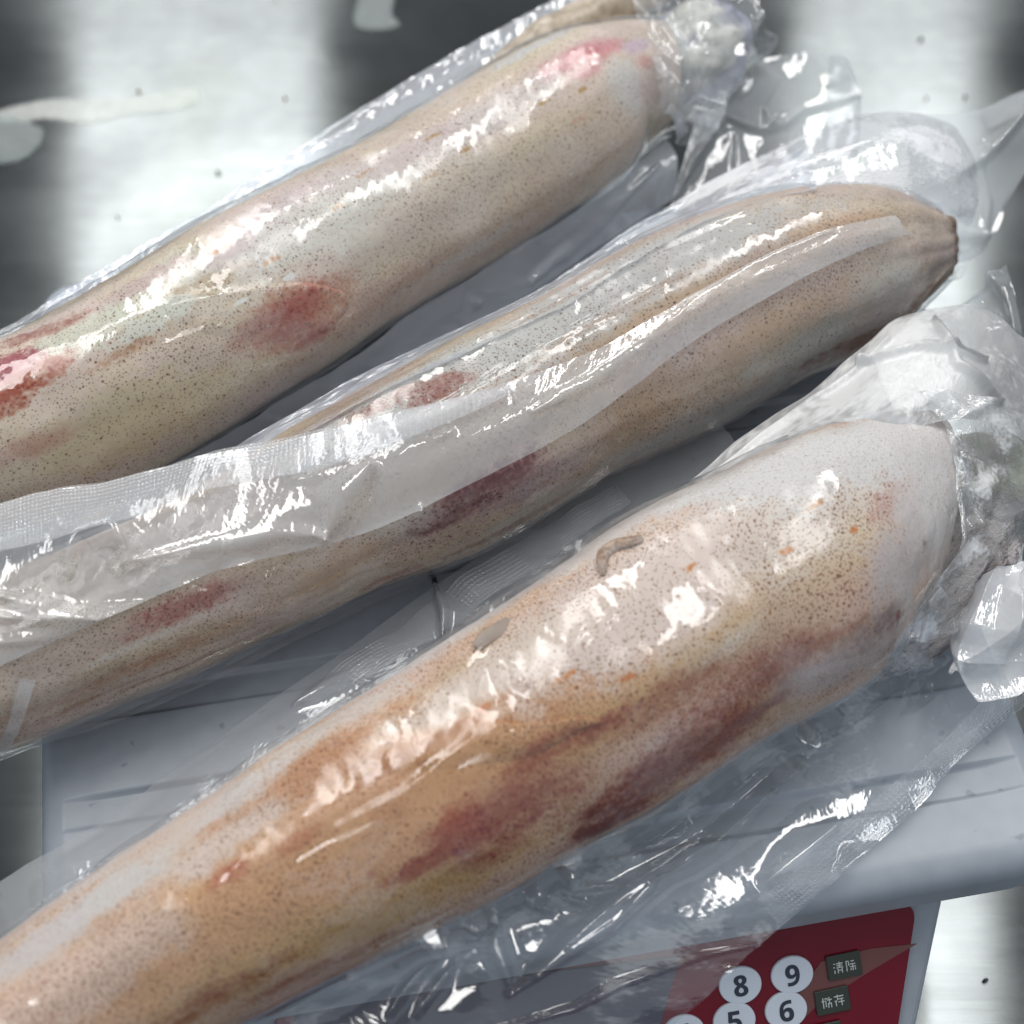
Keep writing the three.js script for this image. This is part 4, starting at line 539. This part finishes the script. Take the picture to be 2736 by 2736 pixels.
  part('frosted_end', sheet([
    [[.0559,.14,.0147], [.0773,.142,-.0027], [.1031,.144,-.0229], [.1289,.144,-.0457], [.1506,.142,-.0558], [.165,.14,-.0527], [.1786,.136,-.042]],
    [[.0622,.147,.0216], [.08,.15,.0106], [.1032,.152,-.0063], [.128,.152,-.0268], [.147,.15,-.0348], [.1618,.146,-.0336], [.1741,.14,-.025]],
    [[.0675,.154,.0259], [.0848,.157,.0182], [.1036,.158,.0084], [.1262,.156,-.0089], [.1436,.154,-.0148], [.1581,.148,-.0163], [.1711,.14,-.0096]],
    [[.0739,.1756,.0405], [.0897,.1744,.0338], [.1063,.1696,.0244], [.1245,.1576,.0076], [.1409,.154,.0012], [.1552,.146,-.0018], [.1703,.136,.0003]]], 300, 140,
    { bumps: ((f) => (x, y, u, v) => f(x, y) * (1 - 0.95 * sst(0.6, 1, v)))(both(pleat(30, 0.0014, 2), wave(34, 0.003))), ridges: [[[[.06,.146,.0189], [.0865,.148,-.0013], [.1247,.148,-.0342]], 0.002, 0.0016], [[[.1131,.148,-.0252], [.1296,.152,-.0263], [.152,.15,-.0235]], 0.003, 0.002], [[[.1405,.146,-.0428], [.1416,.154,-.018], [.1553,.148,-.0098]], 0.003, 0.002]] }), M.frosted, b, 'white frosted film at the gathered end');
  part('gathered_end', sheet([
    [[.126,.158,-.0051], [.1415,.154,-.0072], [.1549,.148,-.0077], [.1716,.138,-.0089]],
    [[.1336,.154,.0053], [.1435,.15,.0065], [.1551,.142,.0047], [.1708,.132,.0038]],
    [[.1346,.15,.0207], [.1451,.144,.0205], [.1551,.134,.0166], [.1692,.122,.0136]],
    [[.1313,.148,.039], [.1427,.14,.0356], [.1526,.128,.0298], [.1633,.116,.0262]],
    [[.1225,.144,.0553], [.1347,.136,.0504], [.1448,.126,.0443], [.1555,.114,.039]],
    [[.1133,.134,.0677], [.1217,.13,.0655], [.1311,.124,.0603], [.1447,.114,.0527]]], 160, 220,
    { bumps: pleat(50, 0.0042, 3), ridges: [[[[.1362,.15,.0207], [.1329,.148,.039], [.1222,.146,.0546], [.1136,.142,.0651]], 0.0025, 0.0018], [[[.1359,.148,.0253], [.1395,.144,.0344], [.1472,.134,.0376]], 0.003, 0.0016], [[[.1373,.154,.0033], [.1465,.152,-.0046], [.1603,.146,-.0158]], 0.003, 0.0022]] }), M.hazy, b, 'crumpled film over the head');
  part('shiny_crumple', sheet([
    [[.1386,.122,.0477], [.147,.124,.0441], [.1562,.124,.0392], [.167,.124,.0352]],
    [[.1366,.12,.058], [.1445,.124,.0584], [.1542,.124,.0546], [.1652,.122,.0477]],
    [[.1369,.116,.067], [.1445,.118,.0672], [.1531,.118,.0653], [.1642,.118,.0588]],
    [[.1419,.11,.0753], [.1475,.111,.0745], [.1536,.112,.0714], [.1614,.112,.0649]]], 130, 150, { bumps: pleat(50, 0.0075, 4) }), M.foil, b, 'bright crumpled film corner');
  part('film_loop', sheet([
    [[.1486,.11,-.0822], [.1583,.116,-.0758], [.1679,.124,-.0768], [.1783,.13,-.0853]],
    [[.1492,.114,-.0705], [.1582,.12,-.0641], [.1687,.128,-.0657], [.1767,.134,-.0728]],
    [[.1542,.12,-.0567], [.1637,.126,-.0553], [.173,.13,-.0567], [.1767,.132,-.0501]]], 120, 80, { bumps: pleat(40, 0.002, 5), ridges: [[[[.1724,.13,-.0918], [.1734,.132,-.0771], [.1758,.13,-.0518]], 0.004, 0.0022], [[[.1492,.114,-.0768], [.1589,.118,-.0708], [.1732,.132,-.0758]], 0.003, 0.0018]] }), M.smooth, b);
}

// ------------------------------------------------------------------ bits lying on the table
{
  const fl = (pts, z, h, wob) => { const g = new THREE.ExtrudeGeometry(new THREE.Shape(new THREE.CatmullRomCurve3(pts.map(([x, , y]) => new THREE.Vector3(x, -y, 0)), true).getPoints(90).map((p, i) => new THREE.Vector2(p.x + wob * N(i * 0.9, 1), p.y + wob * N(i * 0.9, 7)))), { depth: h, bevelEnabled: true, bevelSize: h * 0.4, bevelThickness: h * 0.4, bevelSegments: 2 }); return g.rotateX(-Math.PI / 2).translate(0, z, 0); };
  const wet = film({ clear: 0.96, rough: 0.25, bump: 0.0008, scale: 30, tint: [0.85, 0.9, 0.88] });
  const one = (name, geometry, material, label, category, group) => { const m = named(new THREE.Mesh(geometry, material), name); m.castShadow = m.receiveShadow = true; m.userData = { label, category }; if (group) m.userData.group = group; scene.add(m); return m; };
  one('film_scrap', fl([[-.2673,0,-.3081], [-.2541,0,-.3101], [-.2388,0,-.3003], [-.239,0,-.2886], [-.2448,0,-.281], [-.256,0,-.2772], [-.2642,0,-.2848]], 0.0006, 0.0006, 0.0022), wet, 'torn whitish film scrap on the table at the left edge', 'film scrap');
  one('film_scrap', fl([[-.0803,0,-.4101], [-.0657,0,-.4078], [-.0656,0,-.3921], [-.0612,0,-.3832], [-.0716,0,-.3797], [-.0831,0,-.3824], [-.0848,0,-.3965]], 0.0006, 0.0006, 0.0012), wet, 'small curled film scrap on the dark band above the back squid', 'film scrap');
  one('water_smear', fl([[-.2657,0,-.3141], [-.2375,0,-.3242], [-.2154,0,-.3233], [-.1832,0,-.3282], [-.1638,0,-.3315], [-.1621,0,-.3242], [-.1735,0,-.3169], [-.195,0,-.3141], [-.2157,0,-.3073], [-.2378,0,-.3101], [-.2617,0,-.3073]], 0.0003, 0.0002, 0.001), film({ clear: 0.97, rough: 0.3, bump: 0.0004, scale: 12, tint: [0.9, 0.92, 0.9] }), 'long wet smear across the bright left band of the table', 'water smear');
  const crumbG = new THREE.DodecahedronGeometry(0.0013, 1), tan = new THREE.MeshStandardMaterial({ color: new THREE.Color(0.3, 0.25, 0.12), roughness: 0.8 }), dark = new THREE.MeshStandardMaterial({ color: new THREE.Color(0.1, 0.1, 0.1), roughness: 0.8 });
  const crumbs = [[[-.1917,0,-.2397], 0, 'tan crumb nearest the back squid bag'], [[-.1939,0,-.3303], 0, 'tan crumb just above the wet smear'], [[-.1174,0,-.325], 0, 'tan crumb near the right edge of the left band'], [[-.1293,0,-.4037], 0, 'large yellowish crumb at the top of the left band'], [[.2143,0,-.325], 0, 'yellow green crumb in the bright right band'], [[.2345,0,-.3258], 1, 'dark crumb beside the yellow green one'], [[.2186,0,-.3719], 1, 'dark crumb alone high in the right band'], [[.1654,0,.1302], 1, 'dark crumb right of the keypad'], [[-.1461,0,-.2704], 1, 'tiny dark crumb in the middle of the left band'], [[.2224,0,-.1528], 1, 'dark crumb beside the frosted bag end']];
  for (const [p, d, label] of crumbs) { const m = one('crumb', crumbG, d ? dark : tan, label, 'crumb', 'crumbs on the table'); m.position.set(p[0], 0.0009, p[2]); m.rotation.set(rnd() * 6, rnd() * 6, rnd() * 6); const k = 0.5 + rnd() * 0.5; m.scale.set(k * 1.3, k * 0.6, k); }
}
renderer.render(scene, camera);
